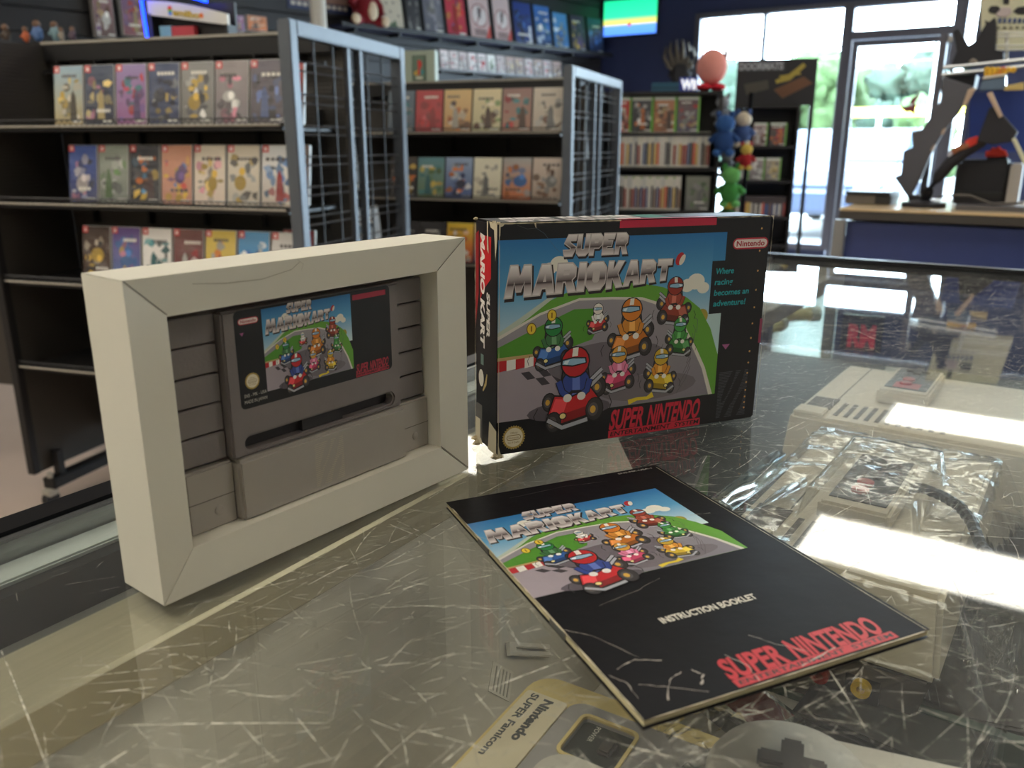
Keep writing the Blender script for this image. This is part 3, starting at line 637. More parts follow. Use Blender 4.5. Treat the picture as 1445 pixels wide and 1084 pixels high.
# spine on the left end, reading downwards
P = Print()
P.poly([(8, 9), (14, 24), (44, 24), (38, 20), (30, 9)], (200, 32, 40)); P.poly([(8, 9), (8, 24.5), (26, 24.5), (20, 9)], (200, 32, 40)); P.poly([(6, 26), (8, 30.5), (60, 30.5), (40, 26)], (150, 30, 36))
P.text('MARIO KART', 7, 23.2, 5.6, (236, 230, 222), width=62, shear=.2, bold=.05); P.text('SUPER', 38, 14.6, 4.2, (236, 230, 222), width=25, shear=.2, bold=.05)
P.rect(74, 19, 80, 23, (110, 140, 132)); P.ell(88, 22.4, 5, 3.6, (226, 220, 206)); P.line([(84, 14), (90, 16), (95, 20)], [1, 2.4, 1], (196, 170, 110))
P.rect(104, 21, 127, 30, (96, 92, 88)); P.rect(113, 24, 127, 30.6, (210, 200, 172))
P.build('spine_print', M_print, lambda X, Y, e: (-5e-5 - e, Y * .001, BH - X * .001), box, 6e-6)
P = Print(); chrome_word(P, 'SUPER', 8, 40, 4, 4, 26, 26); chrome_word(P, 'MARIO', 44, 92, 4, 4, 26, 26); P.rect(96, 3, 112, 28, (60, 130, 120)); P.rect(116, 10, 172, 20, (60, 60, 66)); P.rect(73, 27, 138.6, 30.9, (198, 40, 72))
P.build('top_print', M_print, lambda X, Y, e: (X * .001, BD - Y * .001, BH + 5e-5 + e), box, 6e-6)
# worn corners and edges
P = Print(); rnd = random.Random(2)
def wear(P, x0, y0, x1, y1, w0, n=14):
    pts = [(x0 + (x1 - x0) * k / n, y0 + (y1 - y0) * k / n) for k in range(n + 1)]; P.line(pts, [w0 * rnd.uniform(.2, 1.5) for _ in pts], (206, 194, 166))
wear(P, .3, .2, .3, 127, .35, 40); wear(P, 0, .35, 73, .35, .5, 30); wear(P, 138, .3, 180, .3, .4, 16); wear(P, 24, 126.9, 70, 126.9, .25, 16); wear(P, 179.8, 2, 179.8, 126, .25, 30)
for q in ([(0, 0), (3.6, 0), (2.2, 1.6), (.8, 2.0), (.7, 6), (0, 9)], [(0, 127.4), (0, 119), (.9, 123), (1.6, 125.8), (3, 127.4)], [(180, 0), (177.6, 0), (179, .9), (180, 3)], [(20, .4), (21, .4), (21.4, 3.4), (20.6, 2.4)]): P.poly(q, (206, 194, 166))
P.line([(21, 3), (26, 6), (33, 14), (40, 20)], .14, (90, 110, 130)); P.line([(10, 1.2), (16, 3.4), (22, 3.0)], .16, (90, 88, 88))
P.build('worn_edge', M_print, upright(BW, BH, -.0012), box, 2e-6)['kind'] = 'stuff'
P = Print()
for q in ([(0, 20), (0, 30.6), (9, 30.6), (20, 28.4), (4, 26.6), (3, 22)], [(0, 17), (0, 19), (4, 18.4), (17, 19.4), (15, 17.2)], [(110, 21), (127, 19), (127, 30.8), (113, 30.8)], [(123, 4), (127.4, 3), (127.4, 12), (124, 9)]): P.poly(q, (206, 194, 166))
wear(P, 2, .3, 126, .3, .5, 30)
P.build('worn_edge', M_print, lambda X, Y, e: (-.0004 - e, (BD * 1000 - Y) * .001, BH - X * .001), box, 2e-6)['kind'] = 'stuff'
a = MB()                                                   # frayed board at the bottom and top corners
for (x, y, z, s_) in ((-.0004, .001, -.0016, .0024), (.0008, .0035, -.0018, .002), (-.0012, .026, -.0016, .0026), (-.0008, .029, .0004, .0022), (.003, .0006, -.0015, .0016), (-.0006, .029, BH - .0004, .0012), (.0004, .0004, BH - .0006, .0012), (.0004, .006, BH - .0006, .0012)):
    a.ball((x, y, z + s_ * .4), s_, s_ * .8, s_ * .6, 8, 5, .8, x * 900)
a.build('frayed_corner', M_cream, box)['kind'] = 'stuff'

# ================================================================== WHITE TRAY
TW, TH, TD = .1762, .1236, .0288
tray = thing('card_tray', 'white cardboard tray framing a grey cartridge, standing at the front left of the showcase', 'tray', (-.1313, .2780, GZ + .0003), .9119)
M_tray = mat('white_cardboard', (226, 221, 206), .55, var=.03, vs=60, bump=.05, bs=120)
HO = [(.0156, .0175), (.1572, .0172), (.1576, .1085), (.0157, .1092)]
mkf = lambda p, t_: Vector((p[0], t_, p[1]))
# four flaps of the front, mitred
OUT = [(0, 0), (TW, 0), (TW, TH), (0, TH)]
for k in range(4):
    k2 = (k + 1) % 4; g = .0002
    a = MB(); q = [OUT[k], OUT[k2], HO[k2], HO[k]]; c = (sum(p[0] for p in q) / 4, sum(p[1] for p in q) / 4)
    q = [(p[0] + (c[0] - p[0]) * .002, p[1] + (c[1] - p[1]) * .004) for p in q]
    # inner edge pressed in a little
    dpt = [0, 0, .0022, .0022]; v = [Vector((p[0], d, p[1])) for p, d in zip(q, dpt)] + [Vector((p[0], d + .0007, p[1])) for p, d in zip(q, dpt)]
    a.add(v, [(0, 1, 2, 3), (7, 6, 5, 4), (0, 4, 5, 1), (1, 5, 6, 2), (2, 6, 7, 3), (3, 7, 4, 0)]); a.build('front_flap', M_tray, tray)
for (x0, x1, y0, y1, z0, z1, nm) in ((0, .0007, .0004, TD, 0, TH, 'side_wall'), (TW - .0007, TW, .0004, TD, 0, TH, 'side_wall'), (0, TW, .0004, TD, TH - .0007, TH, 'top_wall'), (0, TW, .0004, TD, 0, .0007, 'bottom_wall'), (0, TW, TD - .0007, TD, 0, TH, 'back_panel')):
    MB().box(x0, x1, y0, y1, z0, z1).build(nm, M_tray, tray, bevel=.0003, seg=1)
for (x0, x1, z0, z1) in ((.0149, .0156, .0175, .1085), (.1576, .1583, .0172, .1083), (.0156, .1576, .1085, .1092), (.0156, .1576, .0165, .0172)):
    MB().box(x0, x1, .0022, .027, z0, z1).build('inner_wall', M_tray, tray)
P = Print()
for (p, q) in (((.3, 122.7), (15.7, 108.6)), ((175.9, 122.7), (157.6, 108.4)), ((175.9, .3), (157.4, 17.2))): P.line([(p[0], 123 - p[1]), (q[0], 123 - q[1])], .28, (96, 86, 70))
P.line([(26, 4.4), (40, 6), (56, 6.4), (70, 4.2), (74, 1.6)], .25, (170, 160, 138)); P.line([(73, .6), (76, 2.6), (75, 5)], .3, (206, 200, 184))
P.build('crease', M_lab, lambda x, y, e: (x * .001, min(min(x - 0, 176.2 - x, y, 123 - y) / 15.7, 1) * .0022 - .00016, TH - y * .001), tray)['kind'] = 'stuff'
MB().prism([(TW - .0008, .000), (TW + .0012, -.0), (TW + .0006, .022), (TW - .0008, .02)], .001, .0018, 'y').build('loose_flap', M_tray, tray)

# ================================================================== CARTRIDGE
cart = thing('game_cartridge', 'grey plastic game cartridge with racing label, set in the white tray', 'cartridge', tray.location, .9119)
cart.location = (tray.location.x, tray.location.y, GZ + .0003)
M_cart = mat('grey_cartridge_plastic', (126, 118, 116), .55, var=.04, vs=200, bump=.08, bs=900)
M_dcov = mat('frosted_grey_dust_cover', (168, 161, 152), .42, var=.04, vs=90, coat=.2)
cx0, cx1 = .0212, .1568
MB().box(cx0, cx1, .0155, .026, .0176, .1050).build('shell_back', M_cart, cart, bevel=.001)
for sx, (a0, a1) in enumerate(((cx0, .0409), (.1375, cx1))):
    for k in range(5):
        z0 = .0445 + k * .01215; MB().box(a0, a1, .0128, .0160, z0 + .00035, z0 + .0118).build('ridge', M_cart, cart, bevel=.0005, seg=1)
a = MB(); plate(a, [(.0413, .0440), (.1371, .0440), (.1371, .1050), (.0413, .1050)], [rrect(.0475, .0462, .1315, .0520, .0028)], .0088, .0150, mkf); a.build('centre_block', M_cart, cart, bevel=.0009, seg=2)
MB().box(.0475, .1315, .0142, .0152, .0455, .0525).build('slot_floor', mat('dark_slot', (46, 42, 44), .6), cart)
MB().box(.078, .101, .0112, .0145, .0455, .0525).build('slot_bridge', mat('dark_slot2', (40, 37, 40), .6), cart)
# label
P = Print(); P.poly([(p[0] * 1000, p[1] * 1000) for p in rrect(0, 0, .0845, .0405, .0022)], (16, 15, 18))
P2T = lambda x, y: (13 + x * .3225, .9 + (y - 8.9) * .349)
P.T = P2T; racing_scene(P, notch=False); P.T = lambda x, y: (x, y)
oval(P, 1.8, 3.2, 11.4, 5.9); P.poly([(2.2, 9), (4.2, 9), (3.2, 10.4)], (170, 90, 140)); P.rect(61.6, 1.8, 82, 4.2, (176, 40, 66)); super_n(P, 61.6, 82.4, 34, 38, 40.2, (176, 40, 62)); seal(P, 6.2, 29.4, 3.6)
P.text('SNS - MK - USA', 1.8, 35.8, 1.5, (196, 190, 180), width=10.8); P.text('MADE IN JAPAN', 1.8, 38.4, 1.5, (196, 190, 180), width=10.8)
P.build('label', M_lab, lambda x, y, e: (.0468 + x * .001, .0087 - e, .1046 - y * .001), cart, 6e-6)
# dust cover over the lower edge
dc = MB(); dc.box(.0418, .1372, .0064, .0240, .0168, .0438); dcv = dc.build('dust_cover', M_dcov, cart, bevel=.0014)
MB().box(.0200, .0420, .0108, .0262, .0168, .0436).build('cover_wing', M_dcov, dcv, bevel=.0009); MB().box(.1370, .1580 - .0006, .0108, .0262, .0168, .0436).build('cover_wing', M_dcov, dcv, bevel=.0009)
for x0, x1 in ((.0206, .0415), (.1375, .157)): MB().box(x0, x1, .01072, .0109, .0300, .0303).build('seam', mat('seam_dark', (92, 88, 80), .6), dcv)
for x in (.0335, .1475): MB().lathe([(.0004, .0006), (.0016, .0004), (.0021, 0), (.0021, -.001)], 14, Matrix.Translation((x, .0108, .0245)) @ Matrix.Rotation(R(90), 4, 'X')).build('stud', M_dcov, dcv, smooth=True)
P = Print(); line_logo(P, 0, 0, 16.4, 20.4, 22, (190, 182, 158), .26)
P.build('line_emblem', M_lab, lambda x, y, e: (.0800 + x * .001, .00634 - e, .0404 - y * .001), dcv, 1e-6)

# ================================================================== BOOKLET
KW, KH = .1190, .1731
bk = thing('instruction_booklet', 'worn black instruction booklet with racing cover lying on the showcase glass', 'booklet', (.0391, .2093, GZ + .0001), .4206)
M_page = mat('cream_pages', (206, 196, 160), .7, var=.15, vs=20, stretch=(1, 1, 400))
def bump_k(x, y): return .0005 * (1 - y / KH)
def sheet(mb, z, th, ins=0.0, nx=14, ny=20):
    v = []; f = []
    for s_ in (0, 1):
        for j in range(ny + 1):
            for i in range(nx + 1):
                x = ins + (KW - 2 * ins) * i / nx; y = ins + (KH - 2 * ins) * j / ny; v.append((x, y, z + bump_k(x, y) * (z > .0005) + s_ * th))
    n = (nx + 1) * (ny + 1); ix = lambda i, j: j * (nx + 1) + i
    for j in range(ny):
        for i in range(nx): f.append((ix(i, j), ix(i, j + 1), ix(i + 1, j + 1), ix(i + 1, j))); f.append((ix(i, j) + n, ix(i + 1, j) + n, ix(i + 1, j + 1) + n, ix(i, j + 1) + n))
    ring = [ix(i, 0) for i in range(nx)] + [ix(nx, j) for j in range(ny)] + [ix(i, ny) for i in range(nx, 0, -1)] + [ix(0, j) for j in range(ny, 0, -1)]
    f += [(ring[k], ring[(k + 1) % len(ring)], ring[(k + 1) % len(ring)] + n, ring[k] + n) for k in range(len(ring))]
    mb.add(v, f)
a = MB(); sheet(a, 0.0, .00025); a.build('back_cover', M_card, bk)
for k in range(4):
    a = MB(); sheet(a, .0006 + k * .00052, .00042, .0003 + .0002 * (k % 2)); a.build('page_bundle', M_page, bk, smooth=False)
a = MB(); sheet(a, .0028, .0002); a.build('front_cover', mat('black_booklet_cover', (17, 16, 20), .42, var=.2, vs=25, bump=.16, bs=45, spec=.12), bk)
P = Print(); P.T = lambda x, y: (x * .687, 26.8 + (y - 8.9) * .71); racing_scene(P, notch=False); P.T = lambda x, y: (x, y)
P.text('SNS-MK-USA-1', 94, 3.6, 1.6, (206, 200, 190), width=20.4); P.text('INSTRUCTION BOOKLET', 35, 131.6, 3.7, (222, 216, 202), width=42.6, bold=.03)
super_n(P, 36, 105, 157.4, 167.8, 172.2, (196, 36, 48))
# creases and scuffs
rnd = random.Random(8)
def scuff(pts, w0, c=(176, 168, 158)):
    fine = []
    for (p, q) in zip(pts, pts[1:]): fine += [(p[0] + (q[0] - p[0]) * k / 5 + rnd.uniform(-.3, .3), p[1] + (q[1] - p[1]) * k / 5 + rnd.uniform(-.3, .3)) for k in range(5)]
    P.line(fine + [pts[-1]], [w0 * rnd.uniform(.05, .9) for _ in range(len(fine) + 1)], c)
for pts, w0 in ([[(6, 148), (14, 146), (22, 150)], .8], [[(12, 168), (18, 160), (24, 158)], .7], [[(2, 150), (5, 156), (4, 164)], .7], [[(26, 166), (30, 162), (28, 158)], 1.0], [[(0, 120), (8, 128), (16, 146)], .3], [[(44, 176 - 4), (46, 164), (43, 156)], .4], [[(58, 150), (63, 158), (70, 166)], .3], [[(98, 60), (108, 62)], .3], [[(30, 8), (60, 6), (84, 9)], .2], [[(20, 112), (40, 108), (52, 104)], .15], [[(0, 40), (3, 44), (2, 52)], .6], [[(0, 76), (2, 82)], .5], [[(8, 158), (16, 163), (26, 170)], .4], [[(62, 171.5), (80, 168)], .8]): scuff(pts, w0)
wear(P, .15, 8, .15, 173, .5, 40); wear(P, 2, 173.4, 116, 173.4, .35, 30); wear(P, 117.4, 3, 117.4, 173, .25, 30)
# follow the slightly wavy sheet: subdivide first
fnb = lambda x, y, e: (x * .001, KH - y * .001, .0030 + bump_k(x * .001, KH - y * .001) + 5e-5 + e)
po = P.build('cover_print', printmat('booklet_print', .32, bump=.12, bs=45), fnb, bk, 4e-6)
for yy in (.05, .12): MB().box(-.0002, .0002, yy, yy + .012, .0006, .0031).build('staple', M_alu, bk)

# ================================================================== UNDER THE GLASS
M_nes = mat('warm_grey_console', (228, 219, 198), .5, var=.04, vs=30)
M_nesd = mat('dark_grey_console', (92, 86, 82), .5, var=.06, vs=30)
M_blkp = mat('black_plastic', (30, 30, 32), .35)
M_red = mat('red_button', (196, 34, 40), .3, coat=.5)
M_cream2 = mat('yellowed_plastic', (240, 216, 146), .45, var=.06, vs=20)
M_lgrey = mat('light_grey_plastic', (218, 212, 198), .45, var=.04, vs=20)
M_mgrey = mat('mid_grey_plastic', (176, 171, 166), .5, var=.05, vs=20)
def old_console(label, loc, rz, W, D, jacks):
    t = thing('game_console', label, 'game console', loc, rz, 'boxy grey consoles in the showcase')
    h = .089
    lo = [(.012, .012), (W - .012, .012), (W - .012, D - .012), (.012, D - .012)]; hi = [(.003, .003), (W - .003, .003), (W - .003, D - .003), (.003, D - .003)]
    v = [(p[0], p[1], 0) for p in lo] + [(p[0], p[1], .041) for p in hi]
    MB().add(v, [(3, 2, 1, 0), (4, 5, 6, 7)] + [(i, (i + 1) % 4, (i + 1) % 4 + 4, i + 4) for i in range(4)]).build('lower_shell', M_nesd, t, bevel=.002)
    v = [(p[0], p[1], .0415) for p in hi] + [(.004 if p[0] < .02 else W - .004, .004 if p[1] < .02 else D - .004, h) for p in hi]
    v = [(x - .003 if x < .05 else x + .003, y - .003 if y < .05 else y + .003, z) for x, y, z in v[:4]] + v[4:]
    up = MB().add(v, [(3, 2, 1, 0), (4, 5, 6, 7)] + [(i, (i + 1) % 4, (i + 1) % 4 + 4, i + 4) for i in range(4)]).build('upper_shell', M_nes, t, bevel=.003)
    MB().box(.006, .030, .006, .028, h - .001, h + .003).build('raised_plate', M_nes, up, bevel=.001)
    MB().box(.009, .030, .031, .066, h - .001, h + .0006).build('dark_inset', M_nesd, up)
    for k in range(min(11, int((W - .045) / .0082))): MB().box(.036 + k * .0082, .0395 + k * .0082, .018, .058, h - .0005, h + .0005).build('vent_slot', M_nesd, up)
    MB().box(.0275, .0283, .06, D - .004, h - .0004, h + .0004).build('seam', M_nesd, up)
    if jacks:
        for x, mm in ((.036, 'yellow_jack'), (.058, 'red_jack')):
            c = (230, 190, 40) if mm[0] == 'y' else (150, 40, 40)
            j = MB().lathe([(.0022, -.001), (.0022, .003), (.0052, .003), (.0052, -.001)], 16, Matrix.Translation((W - x, .0045, .024)) @ Matrix.Rotation(R(90), 4, 'X')).build('jack', mat(mm, c, .4), t)
            if mm[0] == 'y': MB().box(W - x - .009, W - x + .009, .0055, .009, .013, .035).build('jack_plate', M_blkp, t)
    return t
n1 = onz(1105, 590, SH + .089); n1.z = SH + .0045
old_console('grey boxy game console at the far end of the showcase', n1, R(-35), .256, .206, False)
rz2 = R(-35); X2 = Vector((math.cos(rz2), math.sin(rz2), 0)); Y2 = Vector((-math.sin(rz2), math.cos(rz2), 0))
n2c = onz(1340, 866, SH + .089); W2 = .128
n2 = n2c - X2 * W2; n2.z = SH + .0045
old_console('grey boxy game console with yellow video jack, under the booklet', n2, rz2, W2, .240, True)
def pad(label, origin, rz, W, L, z, wm):
    """rectangular controller: W across, L along"""
    t = thing('game_controller', label, 'controller', (origin.x, origin.y, z), rz, 'rectangular controllers on the consoles')
    MB().box(0, W, 0, L, 0, .013).build('shell', M_nes, t, bevel=.002)
    MB().box(.004, W - .004, .010, L - .006, .0128, .0138).build('face_plate', M_blkp, t, bevel=.0004, seg=1)
    for y in (.026, .040): MB().lathe([(.0052, .0138), (.0052, .0158), (.004, .0163), (.0008, .0163)], 16, Matrix.Translation((W * .45, y, 0))).build('button', M_red, t)
    MB().box(W * .28, W * .38, L * .5, L * .66, .0138, .0150).build('select_key', M_nesd, t); MB().box(W * .5, W * .6, L * .5, L * .66, .0138, .0150).build('start_key', M_nesd, t)
    d = MB(); d.box(W * .5 - .003, W * .5 + .003, L * .82 - .010, L * .82 + .010, .0138, .016); d.box(W * .5 - .010, W * .5 + .010, L * .82 - .003, L * .82 + .003, .0138, .016); d.build('direction_pad', M_nesd, t)
    if wm: MB().box(W * .25, W * .75, .012, .030, .0138, .0142).build('red_logo', M_red, t)
    return t
q = n1 + Vector((math.cos(R(-35)), math.sin(R(-35)), 0)) * .057 + Vector((math.sin(R(35)), math.cos(R(35)), 0)) * .076
pad('black-faced controller resting on the farther grey console', q, R(-35), .042, .092, SH + .094, True)
q = n2c - X2 * .083 + Y2 * .060
pad('black-faced controller with red buttons in a clear bag on the nearer console', q, R(-35), .041, .102, SH + .0945, False)
ca = thing('controller_cable', 'black ribbed controller cable curling over the nearer console', 'cable')
def cab(px): return [onz(x, y, z) for x, y, z in px]
pts = cab([(1272, 692, .925), (1300, 688, .930), (1330, 700, .930), (1355, 715, .929), (1372, 738, .926), (1384, 770, .924), (1400, 790, .924), (1440, 800, .922), (1480, 800, .92)])
fine = []
for a_, b_ in zip(pts, pts[1:]): fine += [a_ + (b_ - a_) * (k / 6) for k in range(6)]
MB().tube(fine + [pts[-1]], [.0036 if k % 2 else .0030 for k in range(len(fine) + 1)], 8).build('cord', M_blkp, ca)
# clear bag over the nearer console
M_bag = glassmat('clear_plastic_bag', (.96, .96, .95), .1, .03, bump=.35, bs=22)
def film(name, label, f, nu, nv, parent=None):
    v = []; fc = []
    for j in range(nv + 1):
        for i in range(nu + 1): v.append(f(i / nu, j / nv))
    for j in range(nv):
        for i in range(nu): k = j * (nu + 1) + i; fc.append((k, k + 1, k + nu + 2, k + nu + 1))
    o = MB().add(v, fc).build(name, M_bag, parent, smooth=True); sol = o.modifiers.new('thickness', 'SOLIDIFY'); sol.thickness = .00008
    if label: tag(o, label, 'plastic bag', 'clear bags in the showcase')
    return o
def bag2(s_, t_):
    x = -.012 + (W2 + .045) * s_; y = -.020 + .28 * t_
    ex = max(0, -x) + max(0, x - W2); ey = max(0, -y) + max(0, y - .24); dd = math.hypot(ex, ey)
    z = .0905 - min(.088, dd * 2.0) + (.019 if W2 - .091 < x < W2 - .031 and .05 < y < .172 else 0)
    nz_ = mnoise.noise(Vector((x * 26, y * 26, 1.3))) * .004 + mnoise.noise(Vector((x * 70, y * 55, 4))) * .0022
    if W2 - .10 < x < W2 - .02 and .035 < y < .185: nz_ = abs(nz_) * .6
    z = max(z, .0905 if (0 < x < W2 and 0 < y < .24) else 0.001)
    p = n2 + X2 * x + Y2 * y; return (p.x, p.y, min(GZ - .0075, n2.z + z + abs(nz_) + .001))
film('clear_bag', 'crinkled clear plastic bag over the nearer grey console', bag2, 54, 60)
def bag3(s_, t_):
    p = onz(1345 + 75 * s_ + 14 * t_, 880 + 120 * t_, .86); n_ = Vector((s_ * 5, t_ * 6, 2))
    return (p.x, p.y, .872 + .016 * mnoise.noise(n_ * 1.2) + .008 * mnoise.noise(n_ * 3))
film('clear_bag', 'small crumpled clear bag lying beside the nearer console', bag3, 40, 40)

# round-cornered console with lettering
fb = R(-121.4); s0 = onz(763, 952, SH + .072)
SFW, SFD, SFH = .200, .242, .072
t = thing('game_console', 'pale grey rounded console with printed lettering, in the showcase nearest the camera', 'game console', (s0.x, s0.y, SH + .0045), fb)
def slab(x0, x1, y0, y1, z0, z1, r): a_ = MB(); a_.prism(rrect(x0, y0, x1, y1, r), z0, z1); return a_
slab(0, SFW, 0, SFD, 0, SFH - .016, .012).build('lower_shell', M_lgrey, t, bevel=.002, bang=1.2)
slab(0, SFW, 0, SFD, SFH - .0155, SFH - .003, .012).build('upper_shell', M_cream2, t, bevel=.003, bang=1.2)
slab(.0165, SFW - .0165, .003, .0235, SFH - .004, SFH - .001, .002).build('front_plate', mat('cream_plate', (244, 230, 196), .45), t, bevel=.0006, bang=1.2)
a = MB(); plate(a, rrect(.0130, .0245, SFW - .013, SFD - .006, .008), [rrect(.021, .034, .046, .058, .003)], SFH - .006, SFH, lambda p, q_: Vector((p[0], p[1], q_))); a.build('deck', M_mgrey, t, bevel=.0008, bang=1.2)
a = MB(); plate(a, rrect(.0195, .0325, .0475, .0595, .004), [rrect(.021, .034, .046, .058, .003)], SFH - .001, SFH + .0008, lambda p, q_: Vector((p[0], p[1], q_))); a.build('switch_bezel', M_cream2, t)
MB().box(.0212, .0458, .0342, .0578, SFH - .0029, SFH - .0022).build('switch_floor', mat('dark_switch_well', (70, 72, 68), .4), t)
MB().box(.029, .038, .047, .053, SFH - .0023, SFH + .0005).build('power_switch', M_nesd, t, bevel=.001)
slab(.052, .148, .034, .078, SFH - .001, SFH + .007, .012).build('eject_hump', M_lgrey, t, bevel=.004, seg=3, bang=1.2)
slab(.052, .148, .094, .150, SFH - .001, SFH + .002, .008).build('cartridge_flap', M_mgrey, t, bevel=.001, bang=1.2)
P = Print(); ink = (92, 92, 90)
P.text('Nintendo', 19, 10.4, 4.4, ink, width=30, bold=.05); P.text('SUPER Famicom', 18, 17.2, 3.6, ink, width=45, bold=.03)
P.build('lettering', M_lab, lambda x, y, e: (x * .001, .0235 - y * .001, SFH - .0009 + e), t)
P = Print(); P.text('POWER', 22.2, 12, 2.3, (226, 222, 206), width=10);
P.build('switch_lettering', M_lab, lambda x, y, e: (x * .001, .060 - y * .001 - .008, SFH - .0021 + e), t)
# dog-bone controller lying on its back half
gp = onz(1117, 1078, SH + .098)
t = thing('gamepad', 'pale grey gamepad with rounded ends and dark direction pad, in clear wrap', 'controller', (gp.x, gp.y, SH + .0785), R(-20))
MB().lathe([(.001, 0), (.026, 0), (.0295, .004), (.030, .012), (.027, .017), (.001, .018)], 36).build('left_grip', M_lgrey, t, smooth=True)
MB().lathe([(.001, 0), (.026, 0), (.0295, .004), (.030, .012), (.027, .017), (.001, .018)], 36, Matrix.Translation((.082, 0, 0))).build('right_grip', M_lgrey, t, smooth=True)
MB().box(0, .082, -.012, .026, .003, .0155).build('bridge', M_lgrey, t, bevel=.002)
a = MB(); a.box(-.004, .004, -.012, .012, .0175, .0215); a.box(-.012, .012, -.004, .004, .0175, .0213); a.build('direction_pad', M_nesd, t, bevel=.001)
for dx, dy, c in ((-.009, 0, (70, 90, 190)), (.009, 0, (60, 150, 90)), (0, .009, (190, 60, 70)), (0, -.009, (214, 186, 60))): MB().lathe([(.0042, .0175), (.0042, .0202), (.0006, .0206)], 14, Matrix.Translation((.082 + dx, dy, 0))).build('button', mat('button_%d' % c[0], c, .3), t)
def bag4(s_, t_):
    p = onz(925 + 190 * s_ + 30 * t_, 1000 + 70 * t_ + 14 * s_, SH + .085); n_ = Vector((s_ * 3, t_ * 4, 6))
    return (p.x, p.y, SH + .083 + .010 * mnoise.noise(n_) + .016 * math.sin(s_ * math.pi) * (1 - t_) + .004 * mnoise.noise(n_ * 4))
film('clear_bag', 'clear wrap glinting over the rounded console by the booklet corner', bag4, 50, 40)
# a stiff fold of the bag tilted towards the shop window
fp = onz(1065, 678, .916); wc = WF(-2.45, 0, 1.45); fn = ((wc - fp).normalized() - (fp - CO).normalized()).normalized()
def fold(q0, q1, q2, q3, sag):
    c_ = [onp(x, y, fp, fn) for x, y in (q0, q1, q2, q3)]
    def f(s_, t_):
        p = (c_[0] * (1 - s_) + c_[1] * s_) * (1 - t_) + (c_[3] * (1 - s_) + c_[2] * s_) * t_
        return tuple(p + fn * (sag * math.sin(s_ * math.pi) + .0006 * mnoise.noise(Vector((s_ * 4, t_ * 5, sag * 900)))))
    return f
M_bag_keep = M_bag; M_bag = glassmat('stiff_clear_fold', (.93, .93, .9), .05, .30)
film('bag_fold', 'bright folded corner of clear plastic beside the booklet edge', fold((1094, 633), (1132, 648), (1032, 722), (1002, 704), .0010), 16, 30)
film('bag_fold', 'wide glinting sheet of clear plastic above the vent slots', fold((1128, 662), (1190, 657), (1118, 700), (1046, 738), .0030), 24, 30)
M_bag = M_bag_keep
# small things in the case
tg = onz(1213, 496, SH + .004); t = thing('price_tag', 'small red lettered tag on black at the far end of the showcase', 'tag', (tg.x, tg.y, SH + .0045), R(-24))
MB().box(-.03, .03, 0, .012, 0, .056).build('card', M_blkp, t); P = Print(); P.text('RM', 4, 44, 34, (226, 40, 66), width=40, bold=.06); P.build('lettering', printmat('red_tag_glow_print', .4, emit=.25), lambda x, y, e: (-.024 + x * .001, -.0003 - e, .052 - y * .001), t)  # the red lettering is given a faint glow of its own
for (x, y, a_, L_, wh) in ((1070, 470, 40, .085, 'long cream plastic stick behind the game box'), (1128, 446, 75, .03, 'short cream plastic knob near the far rail')):
    p = onz(x, y, SH + .014); d_ = dr(a_); t = thing('plastic_stick', wh, 'stick', (p.x, p.y, SH + .0045)); MB().tube([d_ * -L_ + Vector((0, 0, .012)), Vector((0, 0, .012)), d_ * L_ + Vector((0, 0, .012))], .012, 12).build('rod', M_cream2, t); MB().tube([d_ * (L_ - .01) + Vector((0, 0, .012)), d_ * (L_ + .008) + Vector((0, 0, .012))], .0145, 12).build('end_cap', M_lgrey, t)
SLN = (V33 * .863 + Vector((0, 0, .505))).normalized(); SLP = C0 + V33 * .185 + Vector((0, 0, .8264))
def on_board(px, py):
    p_ = onp(px, py, SLP, SLN); n_ = SLN
    if p_.z < .827: p_ = onz(px, py, SH + .0003); n_ = Vector((0, 0, 1))
    return p_, Matrix.Translation(p_ + n_ * .0003) @ n_.to_track_quat('Z', 'Y').to_matrix().to_4x4()
p, BQ = on_board(706, 962); t = thing('paper_sticker', 'small pale square sticker on the grey deck left of the lettered console', 'sticker'); t.matrix_world = BQ @ Matrix.Rotation(R(40), 4, 'Z'); MB().box(-.008, .008, -.008, .008, 0, .0004).build('paper', mat('pale_paper', (206, 200, 184), .5), t)
for k in range(5): MB().box(-.0065, .0065, -.006 + k * .0026, -.0052 + k * .0026, .0004, .0006).build('print_line', mat('grey_print', (150, 146, 134), .6), t)
p, BQ = on_board(745, 918); t = thing('plastic_clip', 'short clear plastic clip glinting on the grey deck', 'clip'); t.matrix_world = BQ @ Matrix.Rotation(R(-30), 4, 'Z'); MB().box(-.016, .016, -.0035, -.0008, 0, .003).build('arm', M_lgrey, t, bevel=.0005); MB().box(-.016, .016, .0008, .0035, 0, .003).build('arm', M_lgrey, t, bevel=.0005); MB().box(-.018, -.013, -.0035, .0035, 0, .003).build('hinge', M_lgrey, t)
